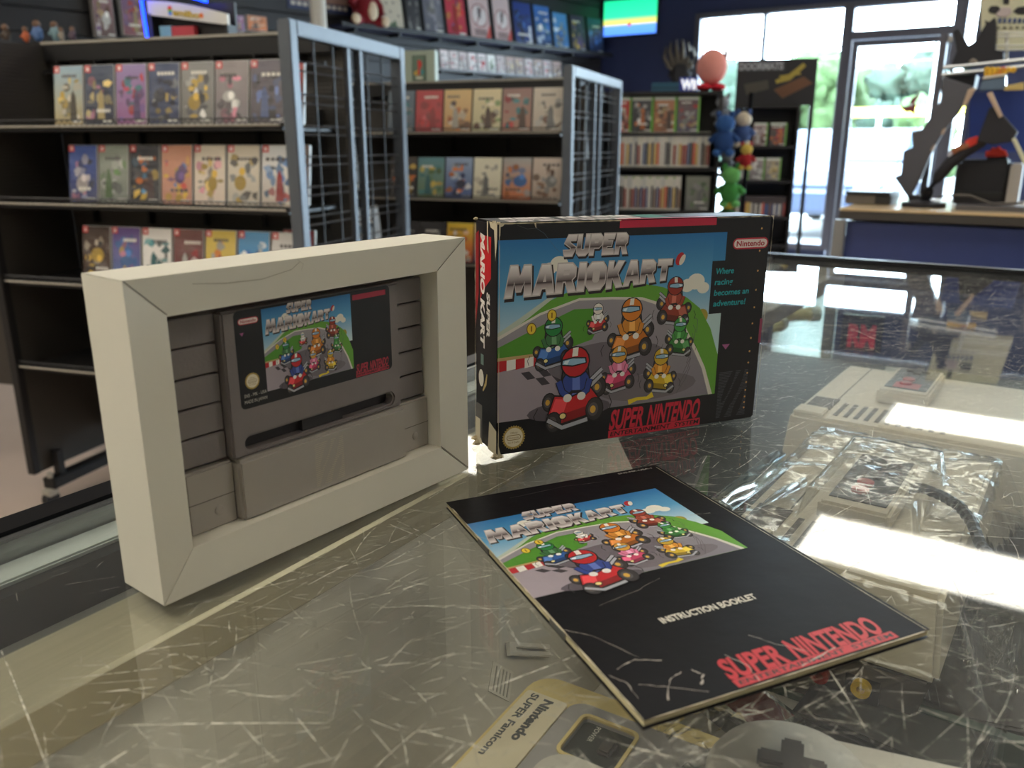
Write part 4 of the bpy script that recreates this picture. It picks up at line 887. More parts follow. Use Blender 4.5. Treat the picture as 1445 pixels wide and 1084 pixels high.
# flat black game boxes on the felt by the clerk's side
for k, (x, y, w_, d_, rz_, c, wh) in enumerate(((1262, 1010, .09, .06, -40, (24, 26, 26), 'black game case lying on the felt right of the gamepad'), (1390, 985, .06, .05, -20, (40, 36, 34), 'dark game case under the crumpled bag'), (1060, 990, .05, .035, -60, (60, 62, 58), 'dark cartridge with a red label by the booklet corner'))):
    p = onz(x, y, SH + .02); t = thing('game_case', wh, 'game case', (p.x, p.y, SH + .0045), R(rz_)); MB().box(-w_ / 2, w_ / 2, -d_ / 2, d_ / 2, 0, .014).build('shell', mat('case_dark_%d' % k, c, .3), t, bevel=.002)
    MB().box(-w_ / 2 + .006, w_ / 2 - .006, -d_ / 2 + .005, d_ / 2 - .005, .0138, .0145).build('label', mat('case_label_%d' % k, ((56, 58, 54), (52, 46, 44), (120, 44, 46))[k], .35), t)

# ================================================================== GAME CASES
M_cover = printmat('shrink_wrapped_cover', .4, wrap=.9)
M_cased = mat('dark_case_plastic', (40, 40, 44), .35)
M_casew = mat('clear_case_plastic', (190, 190, 188), .3)
def cover_art(seed, pal, W, H, badge):
    rd = random.Random(seed); P = Print(); pick = lambda: rd.choice(pal[2:]) if len(pal) > 2 else pal[-1]
    P.grad(0, 0, W, H, [(0, pal[0]), (.55, tuple((a + b_) / 2 for a, b_ in zip(pal[0], pal[1]))), (1, pal[1])])
    for k in range(rd.randint(16, 24)):
        c = pick(); f = rd.uniform(.7, 1.15); g = rd.uniform(0, .5); c = tuple(min(255, (v * (1 - g) + (pal[0][i_] + pal[1][i_]) / 2 * g) * f) for i_, v in enumerate(c)); x, y = rd.uniform(.12, .88) * W, rd.uniform(.22, .92) * H
        if rd.random() < .55: rx = rd.uniform(.04, .15) * W; P.ell(x, y, min(rx, x, W - x), min(rd.uniform(.025, .1) * H, y, H - y), c, 9, 0)
        else:
            n = rd.randint(4, 6); P.poly([(min(W, max(0, x + math.cos(6.283 * j / n + k) * rd.uniform(.05, .2) * W)), min(H, max(0, y + math.sin(6.283 * j / n + k) * rd.uniform(.03, .12) * H))) for j in range(n)], c)
    # tall middle shape
    c = pick(); x = rd.uniform(.3, .7) * W
    if rd.random() < .5: P.ell(x, H * rd.uniform(.5, .7), W * rd.uniform(.14, .26), H * rd.uniform(.08, .16), tuple(v * .8 for v in c), 11); P.ell(x + W * .06, H * rd.uniform(.42, .6), W * .1, H * .07, tuple(min(255, v * 1.1) for v in c), 9)
    else: P.poly([(x - .12 * W, H * .92), (x - .08 * W, H * .5), (x, H * .4), (x + .09 * W, H * .52), (x + .14 * W, H * .92)], tuple(v * .75 for v in c))
    tb = rd.choice((.14, .2, .74)) * H; tcol = (236, 232, 222) if sum(pal[0]) < 420 else (70, 64, 66); wv = rd.uniform(.4, .66) * W; x0 = rd.uniform(.2, .9) * (W - wv); n = rd.randint(4, 7)
    for j in range(n):
        a = x0 + wv * j / n; P.rect(a, tb, a + wv / n * .72, tb + H * .055, tcol)
    P.rect(W * .62, H * .93, W * .94, H * .965, (220, 218, 210))
    if badge == 'red':
        P.rect(0, 0, W * .2, H * .115, (206, 44, 50)); P.pill(W * .045, H * .03, W * .155, H * .062, (240, 226, 222)); P.pill(W * .045, H * .068, W * .155, H * .09, (240, 226, 222))
    elif badge == 'green': P.rect(0, 0, W, H * .09, (206, 212, 200)); P.rect(W * .93, 0, W, H, (110, 180, 60))
    elif badge == 'blue': P.rect(0, 0, W, H * .08, (40, 70, 150))
    return P
def game(label, group, M4, W, H, pal, seed, badge, body=None, D=.012):
    """face-out case; M4 places its lower left front corner"""
    me = MB().box(0, W, 0, D, 0, H); o = me.build('game_case', body or M_cased, bevel=.0015, seg=1); o.matrix_world = M4
    tag(o, label, 'game case', group)
    c = cover_art(seed, pal, W * 1000 - 4, H * 1000 - 4, badge).build('cover_sheet', M_cover, lambda x, y, e: (.002 + x * .001, -.0003 - e, H - .002 - y * .001), o, 4e-5)
    return o
# ================================================================== WIRE RACKS
M_rackb = mat('black_rack_steel', (30, 29, 30), .45, .2, var=.12, vs=20)
M_rackg = mat('grey_tube_frame', (92, 98, 106), .42, .3, var=.08, vs=30)
M_cap = mat('beige_cap_strip', (168, 162, 150), .5)
M_wire = mat('dark_wire', (58, 58, 60), .35, .5)
# perforated steel
M_perf = mat('perforated_black_steel', (66, 62, 57), .5, .2, var=.05); nt = M_perf.node_tree; b = nt.nodes['Principled BSDF']
tcn = nt.nodes.new('ShaderNodeTexCoord'); vo = nt.nodes.new('ShaderNodeTexVoronoi'); vo.inputs['Scale'].default_value = 90; vo.inputs['Randomness'].default_value = 0; nt.links.new(tcn.outputs['Object'], vo.inputs['Vector'])
bp = nt.nodes.new('ShaderNodeBump'); bp.inputs['Strength'].default_value = .7; bp.inputs['Distance'].default_value = .004; nt.links.new(vo.outputs['Distance'], bp.inputs['Height']); nt.links.new(bp.outputs[0], b.inputs['Normal'])
def rack(label, org, ang, L, D, bz, shelves, top, capz, side, capy, endz0):
    """local x along the front, y into the depth; grid frame closes the right end"""
    t = thing('display_rack', label, 'display rack', org, R(-ang), 'wire display racks')
    if side:
        MB().box(0, .02, 0, capy, bz, capz).build('side_panel', M_perf, t, bevel=.002)
        MB().box(-.004, .024, -.012, .014, bz, capz).build('side_edge', M_rackb, t, bevel=.002)
    MB().box(.02, L, capy, capy + .012, .2, capz - .02).build('back_panel', M_perf, t)
    MB().box(.02, L - .02, capy - .03, capy + .05, capz - .05, capz).build('cap_board', M_rackb, t, bevel=.003)
    MB().box(.02, L - .02, capy - .034, capy + .054, capz, capz + .008).build('cap_strip', M_cap, t)
    MB().box(.03, L - .03, capy - .05, capy - .04, capz - .085, capz - .075).build('hang_bar', M_rackb, t)
    for k in range(7): x = .08 + k * (L - .2) / 6; MB().box(x, x + .006, capy - .045, capy, capz - .09, capz - .05).build('hook', M_rackb, t)
    for z in shelves:
        s_ = MB().box(.02, L - .03, .012, capy, z - .012, z - .004).build('shelf', M_rackb, t)
        MB().tube([(.02, 0, z + .001), (L - .03, 0, z + .001)], .003, 6).build('lip_wire', M_cap, s_); MB().tube([(.02, .0, z + .018), (L - .03, .0, z + .018)], .0022, 6).build('lip_wire', M_wire, s_)
        zz = MB(); n = int(L / .02)
        for k in range(n):
            x = .022 + k * (L - .055) / n; zz.tube([(x, 0, z + .001), (x + .010, 0, z + .018), (x + .02, 0, z + .001)], .0013, 4)
        o = zz.build('lip_lattice', M_wire, s_); o['kind'] = 'stuff'
        for k in range(5): x = .12 + k * (L - .2) / 4; MB().box(x, x + .008, capy - .02, capy, z - .075, z + .05).build('bracket', M_rackb, s_)
    # end frame of square tube
    x0, x1 = L - .018, L + .018
    for y0 in (0, D - .036): MB().box(x0, x1, y0, y0 + .036, bz, top).build('frame_post', M_rackg, t, bevel=.003)
    MB().box(x0, x1, .036, D - .036, top - .036, top).build('frame_rail', M_rackg, t, bevel=.003); MB().box(x0, x1, .036, D - .036, endz0, endz0 + .036).build('frame_rail', M_rackg, t, bevel=.003)
    for k in range(1, 6): y = .036 + (D - .072) * k / 6; MB().tube([(L, y, endz0 + .03), (L, y, top - .03)], .0032, 6).build('grid_wire', M_rackb, t)
    z = endz0 + .07; w0 = None
    while z < top - .05:
        for dz in (0, .022):
            if w0 is None: w0 = MB().tube([(L, .034, 0), (L, D - .034, 0)], .0028, 6).build('grid_wire', M_wire, t, loc=(0, 0, z)); o = w0
            else: o = link('grid_wire', w0.data, t, (0, 0, z + dz))
        z += .078
    for y in (D * .45, D * .56): MB().box(L - .012, L + .010, y, y + .018, endz0, top - .03).build('centre_upright', M_rackg, t, bevel=.002)
    # legs on casters
    for x in (.04, L - .02):
        lg = MB().box(x - .025, x + .025, 0.02, D, .062, .098).build('leg', M_rackb, t, bevel=.004)
        for y in (.03, D - .05):
            w_ = MB().lathe([(.004, -.012), (.026, -.012), (.029, 0), (.026, .012), (.004, .012)], 18, Matrix.Translation((x, y - .01, .029)) @ Matrix.Rotation(R(90), 4, 'Y')).build('caster_wheel', M_rackb, lg)
            MB().box(x - .018, x + .018, y - .03, y + .012, .04, .063).build('caster_fork', M_cap, lg, bevel=.004); MB().lathe([(.009, .098), (.009, .113), (.005, .118)], 8, Matrix.Translation((x, y, 0))).build('bolt', M_cap, lg)
        for y in (.06, D - .1): MB().box(x - .012, x + .012, y, y + .024, .096, bz + .06).build('riser', M_rackb, t)
    return t
A1 = onz(45, 668, .12); A1.z = 0
rack('black wire rack of face-out games nearest the showcase, with grid end', A1, 17, 1.035, .685, .12, (1.188, .975, .745, .478), 1.438, 1.437, True, .30, .16)
RM1 = Matrix.Translation(A1) @ Matrix.Rotation(R(-17), 4, 'Z')
tan, navy, pink, gold, grey, cream, red, blue, teal, org_, wht, brn, pur, grn, blk = (186, 164, 112), (44, 52, 86), (206, 130, 150), (206, 170, 70), (140, 140, 138), (222, 212, 192), (190, 44, 46), (70, 120, 190), (60, 130, 136), (214, 116, 50), (232, 230, 226), (96, 66, 48), (112, 84, 140), (96, 130, 78), (36, 34, 38)
ROW1 = [[(150, 178, 196), tan, gold, (90, 80, 60), cream], [(46, 62, 90), (40, 42, 62), (226, 200, 130), pink, navy], [(150, 130, 180), (150, 90, 140), pink, teal, pur, red], [(60, 74, 110), navy, gold, grey, (30, 30, 50)], [grey, (120, 116, 110), gold, wht, (80, 78, 80)], [(150, 140, 140), (130, 120, 126), wht, pink, (90, 80, 86)], [(100, 92, 104), (84, 76, 84), (110, 130, 190), (60, 52, 58)], [red, (180, 140, 100), gold, brn, cream]]
D1 = ['tan desert', 'dark blue and blonde', 'purple and pink', 'navy with gold bursts', 'grey with yellow swoosh', 'grey and mauve', 'dull violet', 'red-topped tan']
ROW2 = [[(60, 90, 170), (40, 44, 90), (200, 190, 190), navy, pink], [(150, 160, 146), (120, 124, 116), (90, 92, 90), (180, 180, 176), grn], [(36, 38, 48), blk, org_, gold, (90, 60, 60), (90, 150, 190)], [(210, 150, 120), (196, 140, 120), red, gold, blue, pur], [cream, (226, 206, 190), (150, 140, 130), pink, gold], [cream, (196, 186, 170), (90, 84, 80), grey, gold], [(226, 230, 232), (196, 180, 166), blue, (60, 90, 130), red], [(220, 196, 186), (200, 160, 150), red, pink, cream]]
D2 = ['deep blue', 'grey-green sketch', 'black and orange', 'crowded multicolour', 'cream', 'cream and grey striped', 'white and blue', 'pale pink']
ROW3 = [[(64, 44, 34), (70, 46, 30), gold, blk, (200, 190, 170)], [(100, 72, 140), (96, 130, 176), blue, pur, gold, pink], [wht, wht, teal, (40, 90, 96), (60, 70, 70)], [(120, 70, 66), (100, 50, 52), red, wht, brn], [(222, 196, 90), (200, 170, 70), org_, blue, wht, red], [(90, 160, 210), (40, 110, 170), wht, blue, teal], [(214, 212, 208), (190, 188, 186), grey, wht], [(190, 70, 80), (150, 120, 70), grn, gold, pink]]
D3 = ['dark brown and gold', 'violet and blue', 'white and green emblem', 'maroon and white', 'yellow', 'sky blue', 'pale grey', 'red and green']
for r_, (rows, ds, z, x0, sh) in enumerate(((ROW1, D1, 1.193, .243, 'top shelf'), (ROW2, D2, .980, .257, 'middle shelf'), (ROW3, D3, .750, .266, 'lower shelf'))):
    for i, (pal, d_) in enumerate(zip(rows, ds)):
        M4 = RM1 @ Matrix.Translation((x0 + i * .1070, .052, z) if i < 7 else (.895, .13, z)) @ Matrix.Rotation(R(-9), 4, 'X')
        game('wrapped case with %s cover, %s from left, %s of nearest rack' % (d_, ordinal(i), sh), 'games on the %s of the nearest rack' % sh, M4, .1015, .163, pal, r_ * 20 + i + 3, 'red', M_casew)
# second rack
B2 = onp(680, 150, Vector((0, 3.35, 0)), Vector((0, 1, 0))); X20 = dr(110); R2X = .85
A2 = Vector((B2.x, B2.y, 0)) - X20 * R2X
rack('second black wire rack of games behind the game box, with narrow grid end', A2, 20, R2X + .34, .82, .12, (1.186, .929, .67), 1.422, 1.390, False, .26, .16)
RM2 = Matrix.Translation(A2) @ Matrix.Rotation(R(-20), 4, 'Z')
S1 = [[(100, 116, 130), (80, 96, 110), grey, teal], [(190, 60, 62), (176, 48, 54), (200, 90, 90), red], [(222, 190, 130), (196, 150, 100), brn, cream, org_], [(226, 212, 170), (196, 190, 150), cream, grn, brn], [(150, 116, 110), (170, 130, 110), teal, brn, red], [(206, 196, 180), (180, 166, 150), brn, grey, cream]]
E1 = ['slate blue', 'plain red', 'tan and orange', 'cream and khaki', 'brown and teal', 'beige']
S2 = [[(60, 50, 40), blk, org_, gold], [(90, 140, 150), (110, 130, 90), gold, teal, grn], [(150, 170, 200), (70, 90, 140), wht, org_, navy], [(226, 222, 200), (210, 204, 180), grey, cream], [(170, 170, 168), (200, 110, 60), org_, grey, blue], [(206, 190, 176), (160, 140, 124), brn, grey]]
E2_ = ['black and amber', 'teal and moss', 'blue and white', 'off-white', 'grey and orange', 'dusty beige']
S3 = [[blk, blk, grey], [(50, 48, 50), blk, grey], [(230, 200, 60), (200, 60, 40), gold, red, wht], [(222, 196, 120), pur, gold, pink, wht], [(90, 90, 130), (150, 120, 160), pur, wht], [(160, 150, 140), (120, 110, 104), grey]]
E3 = ['black', 'charcoal', 'yellow and red', 'gold and violet', 'lilac', 'taupe']
for r_, (rows, ds, z, sh) in enumerate(((S1, E1, 1.191, 'top shelf'), (S2, E2_, .934, 'middle shelf'), (S3, E3, .675, 'lower shelf'))):
    for i, (pal, d_) in enumerate(zip(rows, ds)):
        M4 = RM2 @ Matrix.Translation((R2X - .432 + i * .1240, .04, z)) @ Matrix.Rotation(R(-8), 4, 'X')
        game('game case with %s cover, %s from left, %s of second rack' % (d_, ordinal(i), sh), 'games on the %s of the second rack' % sh, M4, .121, .163, pal, 100 + r_ * 20 + i, 'none', M_cased)
# games hung in wrap on the far side of the grids, glinting white
M_foil = glassmat('glossy_wrap', (.8, .86, .9), .1, .3, bump=.8, bs=60)
for k, (RMx, x, y, z, ex, hh, wh) in enumerate(((RM1, .92, .34, .99, 0, .22, 'tall wrapped case glinting behind the grid of the nearest rack'), (RM1, .95, .42, .77, 0, .17, 'wrapped case low behind the grid of the nearest rack'), (RM2, R2X + .22, .40, 1.07, 0, .26, 'white wrapped case behind the grid of the second rack'))):
    M4 = RMx @ Matrix.Translation((x, y, z)) @ Matrix.Rotation(R(64), 4, 'Z') @ Matrix.Rotation(R(-6), 4, 'Y')
    game(wh, 'wrapped cases behind the grids', M4, .15, hh, [(196, 206, 214), (150, 160, 170), wht, grey, (90, 110, 130)], 300 + k, 'none', M_casew)

# ================================================================== LEFT WALL: LEDGES AND PRINTS
def lw_at(px, py, y=0.1): p = onp(px, py, LW(0, y, 0), NL); q = LM.inverted() @ p; return q.x, p.z
led = thing('wall_ledge', 'long dark ledge of leaning framed prints high on the left wall', 'shelf'); led.matrix_world = LM
MB().box(-.0 + .05, 3.6, .023, .20, 2.085, 2.105).build('board', M_dark, led, bevel=.003); MB().box(.05, 3.6, .19, .205, 2.085, 2.125).build('lip', M_slat, led)
for k in range(8): MB().box(.2 + k * .46, .23 + k * .46, .023, .17, 2.06, 2.085).build('bracket', M_black, led)
led2 = thing('wall_ledge', 'lower grey ledge of small white cases on the left wall', 'shelf'); led2.matrix_world = LM
MB().box(.3, 2.6, .023, .16, 1.812, 1.829).build('board', mat('grey_ledge_board', (120, 122, 128), .5), led2, bevel=.003)
for k in range(6): MB().box(.45 + k * .4, .48 + k * .4, .023, .13, 1.79, 1.812).build('bracket', M_black, led2)
def leaning(name, label, cat, group, x0, x1, z0, h, pal, seed, kind):
    """framed print leaning on the ledge; x is the wall coordinate (grows to the left in the picture)"""
    W = abs(x1 - x0); xl = max(x0, x1)
    t = thing(name, label, cat, (0, 0, 0), 0, group)
    t.matrix_world = LM @ Matrix.Translation((xl, .165, z0)) @ Matrix.Rotation(R(180), 4, 'Z') @ Matrix.Rotation(R(-9), 4, 'X')
    MB().box(0, W, 0, .018, 0, h).build('frame', M_black, t, bevel=.002, seg=1)
    P = Print(); w_, h_ = W * 1000 - 24, h * 1000 - 24
    if kind == 'art': P = cover_art(seed, pal, w_, h_, 'none')
    elif kind == 'face': P.grad(0, 0, w_, h_, [(0, pal[0]), (1, pal[1])]); [P.ell(w_ * a_, h_ * b_, w_ * .06, h_ * .05, (150, 140, 128)) for a_, b_ in ((.3, .25), (.62, .22), (.45, .5), (.2, .6), (.8, .6))]; P.poly([(w_ * .3, h_), (w_ * .32, h_ * .76), (w_ * .46, h_ * .86), (w_ * .62, h_ * .72), (w_ * .72, h_)], (80, 104, 78))
    elif kind == 'ring': P.grad(0, 0, w_, h_, [(0, pal[0]), (1, pal[1])]); P.ell(w_ / 2, h_ * .55, w_ * .42, w_ * .42, (150, 90, 90)); P.ell(w_ / 2, h_ * .55, w_ * .37, w_ * .37, (214, 206, 206)); P.line([(w_ * .3, h_ * .75), (w_ * .7, h_ * .35)], w_ * .05, (150, 90, 90)); P.ell(w_ * .5, h_ * .5, w_ * .07, h_ * .12, (60, 52, 54)); [P.rect(w_ * .2, h_ * q_, w_ * .8, h_ * q_ + h_ * .035, (90, 70, 72)) for q_ in (.82, .88)]; P.poly([(w_, h_), (w_, h_ * .7), (w_ * .7, h_)], (196, 70, 60))
    elif kind == 'side': P = cover_art(seed, pal, w_, h_, 'none'); [P.rect(w_ * .8, h_ * (.55 + .055 * k), w_ * .93, h_ * (.595 + .055 * k), (226, 230, 236)) for k in range(7)]
    P.build('print', printmat('poster_print', .35), lambda x, y, e: (.012 + x * .001, -.0004 - e, h - .012 - y * .001), t, 1e-4)
    return t
posters = [(537, 574, 58, .30, [(206, 198, 180), (190, 182, 164)], 'face', 'cream print with a dark green corner, leaning forward beside the red plush'), (574, 598, 50, .5, [(66, 66, 70), (50, 50, 54), grey, (80, 80, 84)], 'art', 'dark grey framed print behind the cream print'),
 (598, 630, 53, .5, [(120, 122, 136), (92, 92, 104), grey, (150, 150, 160)], 'art', 'silver-grey framed print on the wall ledge'), (630, 662, 60, .52, [(190, 60, 80), (176, 46, 66), gold, blue, red, red], 'art', 'crimson framed print with yellow and blue figure shapes'),
 (663, 696, 66, .5, [(214, 196, 198), (190, 160, 158)], 'ring', 'pale pink print with a crossed ring, the left one of two'), (697, 725, 69, .48, [(214, 196, 198), (190, 160, 158)], 'ring', 'pale pink print with a crossed ring, the right one of two'),
 (726, 755, 75, .42, [(40, 66, 140), (36, 50, 110), blue, navy], 'side', 'deep blue print with white sideways lettering'), (755, 781, 80, .42, [(60, 120, 200), (30, 50, 90), wht, blue, teal], 'art', 'sky blue print with a cloud'),
 (781, 805, 83, .38, [(80, 150, 210), (60, 110, 170), wht, blue, tan], 'art', 'light blue print third from the right end of the ledge'), (806, 829, 83, .38, [(60, 44, 80), (44, 36, 60), gold, pur], 'art', 'dark violet print with gold marks'), (830, 853, 86, .38, [(40, 60, 100), (30, 40, 70), blue, navy], 'art', 'dark blue print at the right end of the ledge')]
for k, (a_, b_, yb, h, pal, kind, lb) in enumerate(posters):
    x0, _ = lw_at(a_, yb, .16); x1, _ = lw_at(b_, yb, .16)
    leaning('framed_print', lb, 'framed print', 'prints leaning on the wall ledge', x0 - .012, x1 + .012, 2.1055, h, pal, 500 + k, kind)
for k in range(13):
    xa, _ = lw_at(621 + k * 13.2, 100, .1); xb, _ = lw_at(621 + (k + 1) * 13.2 - 1.5, 100, .1)
    W = min(.19, abs(xa - xb)); pal = [[(226, 214, 214), (190, 176, 176), red, wht, grey], [(196, 180, 180), (150, 130, 130), wht, red, brn], [(226, 226, 222), (206, 200, 196), grn, grey], [(180, 150, 140), (120, 96, 90), wht, brn, tan]][(0, 0, 1, 0, 0, 2, 1, 3, 3, 1, 3, 1, 3)[k]]
    M4 = LM @ Matrix.Translation((xa, .12, 1.8295)) @ Matrix.Rotation(R(180), 4, 'Z') @ Matrix.Rotation(R(-8), 4, 'X')
    game('small pale game case, %s from left on the lower wall ledge' % ordinal(k), 'small cases on the lower wall ledge', M4, W, .17, pal, 600 + k, 'none', M_casew)
# maroon plush on the ledge
M_plr = mat('maroon_plush', (120, 22, 34), .95, var=.3, vs=60, bump=.6, bs=300); M_plc = mat('cream_plush', (214, 196, 170), .95, bump=.4, bs=300)
x, _ = lw_at(516, 52, .16); t = thing('plush_toy', 'maroon sitting plush toy with cream belly and feet on the wall ledge', 'plush toy'); t.matrix_world = LM @ Matrix.Translation((x, .15, 2.106)) @ Matrix.Rotation(R(180), 4, 'Z')
b_ = MB(); b_.ball((.02, .0, .17), .11, .08, .16, lump=.15); b_.build('body', M_plr, t, smooth=True); MB().ball((.04, -.075, .12), .05, .02, .075).build('belly', M_plc, t, smooth=True); MB().ball((.03, 0, .40), .10, .09, .11, lump=.1).build('head', M_plr, t, smooth=True)
for sx in (-1, 1):
    MB().tube([(sx * .05, 0, .05), (sx * .12, -.05, .045), (sx * .15, -.09, .04)], [.05, .045, .035], 10).build('leg', M_plr, t, smooth=True); MB().ball((sx * .15, -.10, .042), .042, .022, .042).build('foot_sole', M_plc, t, smooth=True)
    MB().tube([(sx * .08, 0, .25), (sx * .14, -.03, .17), (sx * .13, -.06, .10)], [.04, .035, .03], 10).build('arm', M_plr, t, smooth=True); MB().ball((sx * .09, 0, .49), .035, .02, .04).build('ear', M_plr, t, smooth=True)
x0, _ = lw_at(408, 8, .05); x1, _ = lw_at(500, 8, .05); t = thing('wall_poster', 'dark poster with a pale lettered lower edge, above the nearest rack', 'poster'); t.matrix_world = LM @ Matrix.Translation((x0, .03, 2.20)) @ Matrix.Rotation(R(180), 4, 'Z')
MB().box(0, abs(x1 - x0), 0, .01, 0, .5).build('board', M_dark, t); P = Print(); W = abs(x1 - x0) * 1000; P.grad(10, 10, W - 10, 420, [(0, (90, 86, 96)), (1, (150, 120, 110))]); [P.rect(30 + k * 55, 432, 70 + k * 55, 462, (190, 184, 176)) for k in range(int(W / 55) - 1)]; P.build('print', printmat('poster_print'), lambda x, y, e: (x * .001, -.0004 - e, .49 - y * .001), t, 1e-4)
# figure boxes hung on the slat wall
for k, (a_, b_, yt, yb, pal, lb) in enumerate(((123, 160, -14, 55, [(150, 110, 120), (90, 70, 66), tan, wht, pur, brn], 'brown printed toy box hung on the slat wall left of the lit sign'), (163, 200, -14, 53, [(110, 80, 130), (120, 60, 70), pur, red, tan, pink], 'violet printed toy box hung on the slat wall beside the lit sign'), (326, 341, 22, 46, [(140, 100, 140), pur, pink, tan], 'small mauve toy card right of the lit sign'), (343, 372, 22, 46, [(196, 130, 90), org_, brn, cream], 'small orange toy card right of the lit sign'))):
    (x0, z1), (x1, z0) = lw_at(a_, yt, .03), lw_at(b_, yb, .03)
    M4 = LM @ Matrix.Translation((x0, .09, z0)) @ Matrix.Rotation(R(180), 4, 'Z'); o = game(lb, 'toy boxes hung on the slat wall', M4, abs(x1 - x0), z1 - z0, pal, 700 + k, 'none', M_casew, .06); o.name = 'toy_box'; o['category'] = 'toy box'
# white column
p = onp(449, 20, Vector((0, 4.3, 0)), Vector((0, 1, 0))); t = thing('support_column', 'slim white floor-to-ceiling column behind the nearest rack', 'column', (p.x, p.y, 0)); MB().tube([(0, 0, .01), (0, 0, CEIL - .005)], .038, 20).build('shaft', M_white, t, smooth=True); MB().lathe([(.08, 0), (.08, .01), (.04, .015)], 20).build('base_plate', M_white, t)

# things on top of the nearest rack --------------------------------------
def r1(px, py, y, zz=None): p = onp(px, py, RM1 @ Vector((0, y, 0)), dr(17)); q = RM1.inverted() @ p; return q
q = r1(208, 52, .31); q2 = r1(325, 45, .31); W = q2.x - q.x; ZC = 1.4455
t = thing('lit_sign', 'white arched toy display sign with blue light strip on the nearest rack', 'sign'); t.matrix_world = RM1 @ Matrix.Translation((q.x, .30, ZC))
arch = [(.02, .066), (W, .028), (W, .058)] + [(W * (1 - k / 8), .058 + .046 * math.sin(k / 8 * math.pi / 2 + .0)) for k in range(1, 8)] + [(.02, .104)]
MB().prism(arch, 0, .012, 'y').build('header', mat('white_sign_board', (226, 224, 218), .4), t)
MB().box(.02, W, .04, .05, 0, .095).build('back_board', M_black, t); MB().box(.02, .03, 0, .05, 0, .07).build('side_board', M_black, t); MB().box(W - .01, W, 0, .05, 0, .03).build('side_board', M_black, t)
M_led = mat('blue_led', (30, 60, 255), .4, emit=(10, 50, 255), es=4)
MB().tube([(.012, -.006, .002), (.006, -.006, .104), (.03, -.006, .114), (W * .3, -.006, .116), (W * .62, -.006, .106), (W * .8, -.006, .092)], .0042, 8).build('light_strip', M_led, t)
MB().box(.045, .085, .012, .03, 0, .035).build('toy_card', mat('card_blue', (120, 170, 196), .4), t); MB().box(.087, .165, .012, .03, 0, .032).build('toy_card', mat('card_red', (190, 60, 70), .4), t)
P = Print(); P.text('amiibo', 97, 45, 18, (120, 96, 20), width=80, bold=.05, slope=.16); P.text('amiibo', 96, 44, 18, (220, 186, 60), width=80, bold=.02, slope=.16); P.ell(88, 26, 7, 7, (220, 50, 50)); P.ell(88, 33, 6, 5, (80, 190, 70)); P.ell(88, 40, 6, 5, (70, 130, 230)); P.ell(183, 50, 7, 7, (236, 120, 40))
P.build('lettering', M_lab, lambda x, y, e: (x * .001 * W / .26, -.0006 - e, .106 - y * .001), t)
cols = [(70, 56, 46), (190, 96, 56), (90, 120, 170), (120, 150, 160), (150, 140, 130), (86, 70, 84)]
for k, (px, s_, lb) in enumerate(((10, .05, 'dark brown figurine at the far left of the nearest rack top'), (38, .042, 'orange crouching figurine on the nearest rack top'), (55, .055, 'slim blue figurine on the nearest rack top'), (72, .05, 'pale teal figurine on the nearest rack top'), (88, .036, 'grey block-bodied figurine on the nearest rack top'), (104, .036, 'dull violet figurine on the nearest rack top'))):
    q = r1(px, 60, .31); t = thing('figurine', lb, 'figurine', group='figurines on the nearest rack'); t.matrix_world = RM1 @ Matrix.Translation((max(q.x, .04) if px > 70 else q.x, .31, ZC)); M = mat('figurine_%d' % k, cols[k], .5)
    MB().lathe([(s_ * .4, 0), (s_ * .4, .004), (s_ * .1, .005)], 14).build('stand', M_blkp, t); MB().ball((0, 0, s_ * .55), s_ * .28, s_ * .22, s_ * .45, lump=.4, seed=k).build('body', M, t, smooth=True); MB().ball((0, 0, s_ * 1.05), s_ * .22).build('head', mat('figurine_skin', (116, 88, 70), .5), t, smooth=True)
    MB().tube([(-s_ * .2, 0, s_ * .75), (-s_ * .42, -.004, s_ * .5)], s_ * .08, 6).build('arm', M, t); MB().tube([(s_ * .2, 0, s_ * .75), (s_ * .4, -.004, s_ * .62)], s_ * .08, 6).build('arm', M, t)
sp_ = thing('side_shelf', 'dark shelf board reaching left from the nearest rack top', 'shelf'); sp_.matrix_world = RM1
MB().box(-.62, .015, .27, .36, 1.40, 1.4445).build('board', M_rackb, sp_, bevel=.003); MB().box(-.62, -.6, .27, .36, 0, 1.40).build('post', M_rackb, sp_); MB().box(-.6, -.003, .31, .318, .3, 1.40).build('perforated_panel', M_perf, sp_)
# logo display on the second rack
def r2(px, py, y): p = onp(px, py, RM2 @ Vector((0, y, 0)), dr(20)); return RM2.inverted() @ p
q = r2(570, 112, .27); q2 = r2(614, 110, .27); W = q2.x - q.x; t = thing('logo_display', 'pale green boxed display with a red, yellow and teal emblem on the second rack', 'display'); t.matrix_world = RM2 @ Matrix.Translation((q.x, .27, 1.3985))
MB().box(0, W, 0, .035, 0, .125).build('box', mat('pale_green_box', (176, 190, 172), .4), t, bevel=.003); MB().box(W * .3, W * .72, -.006, 0, .004, .105).build('dark_card', mat('card_frame', (60, 72, 66), .3), t)
P = Print(); P.rect(3, 3, 49, 98, (110, 136, 118)); P.poly([(22, 20), (30, 18), (38, 26), (38, 44), (31, 50), (31, 76), (23, 80)], (226, 56, 48)); P.poly([(6, 66), (22, 58), (22, 66), (14, 70), (22, 74), (22, 80), (8, 76)], (232, 180, 60)); P.poly([(32, 60), (44, 60), (47, 68), (32, 78), (32, 72), (38, 68), (32, 67)], (40, 150, 160)); P.rect(14, 84, 40, 94, (222, 218, 200))
P.build('emblem', M_lab, lambda x, y, e: (W * .3 + x * .001 * W * .42 / .052, -.0066 - e, .105 - y * .001), t)

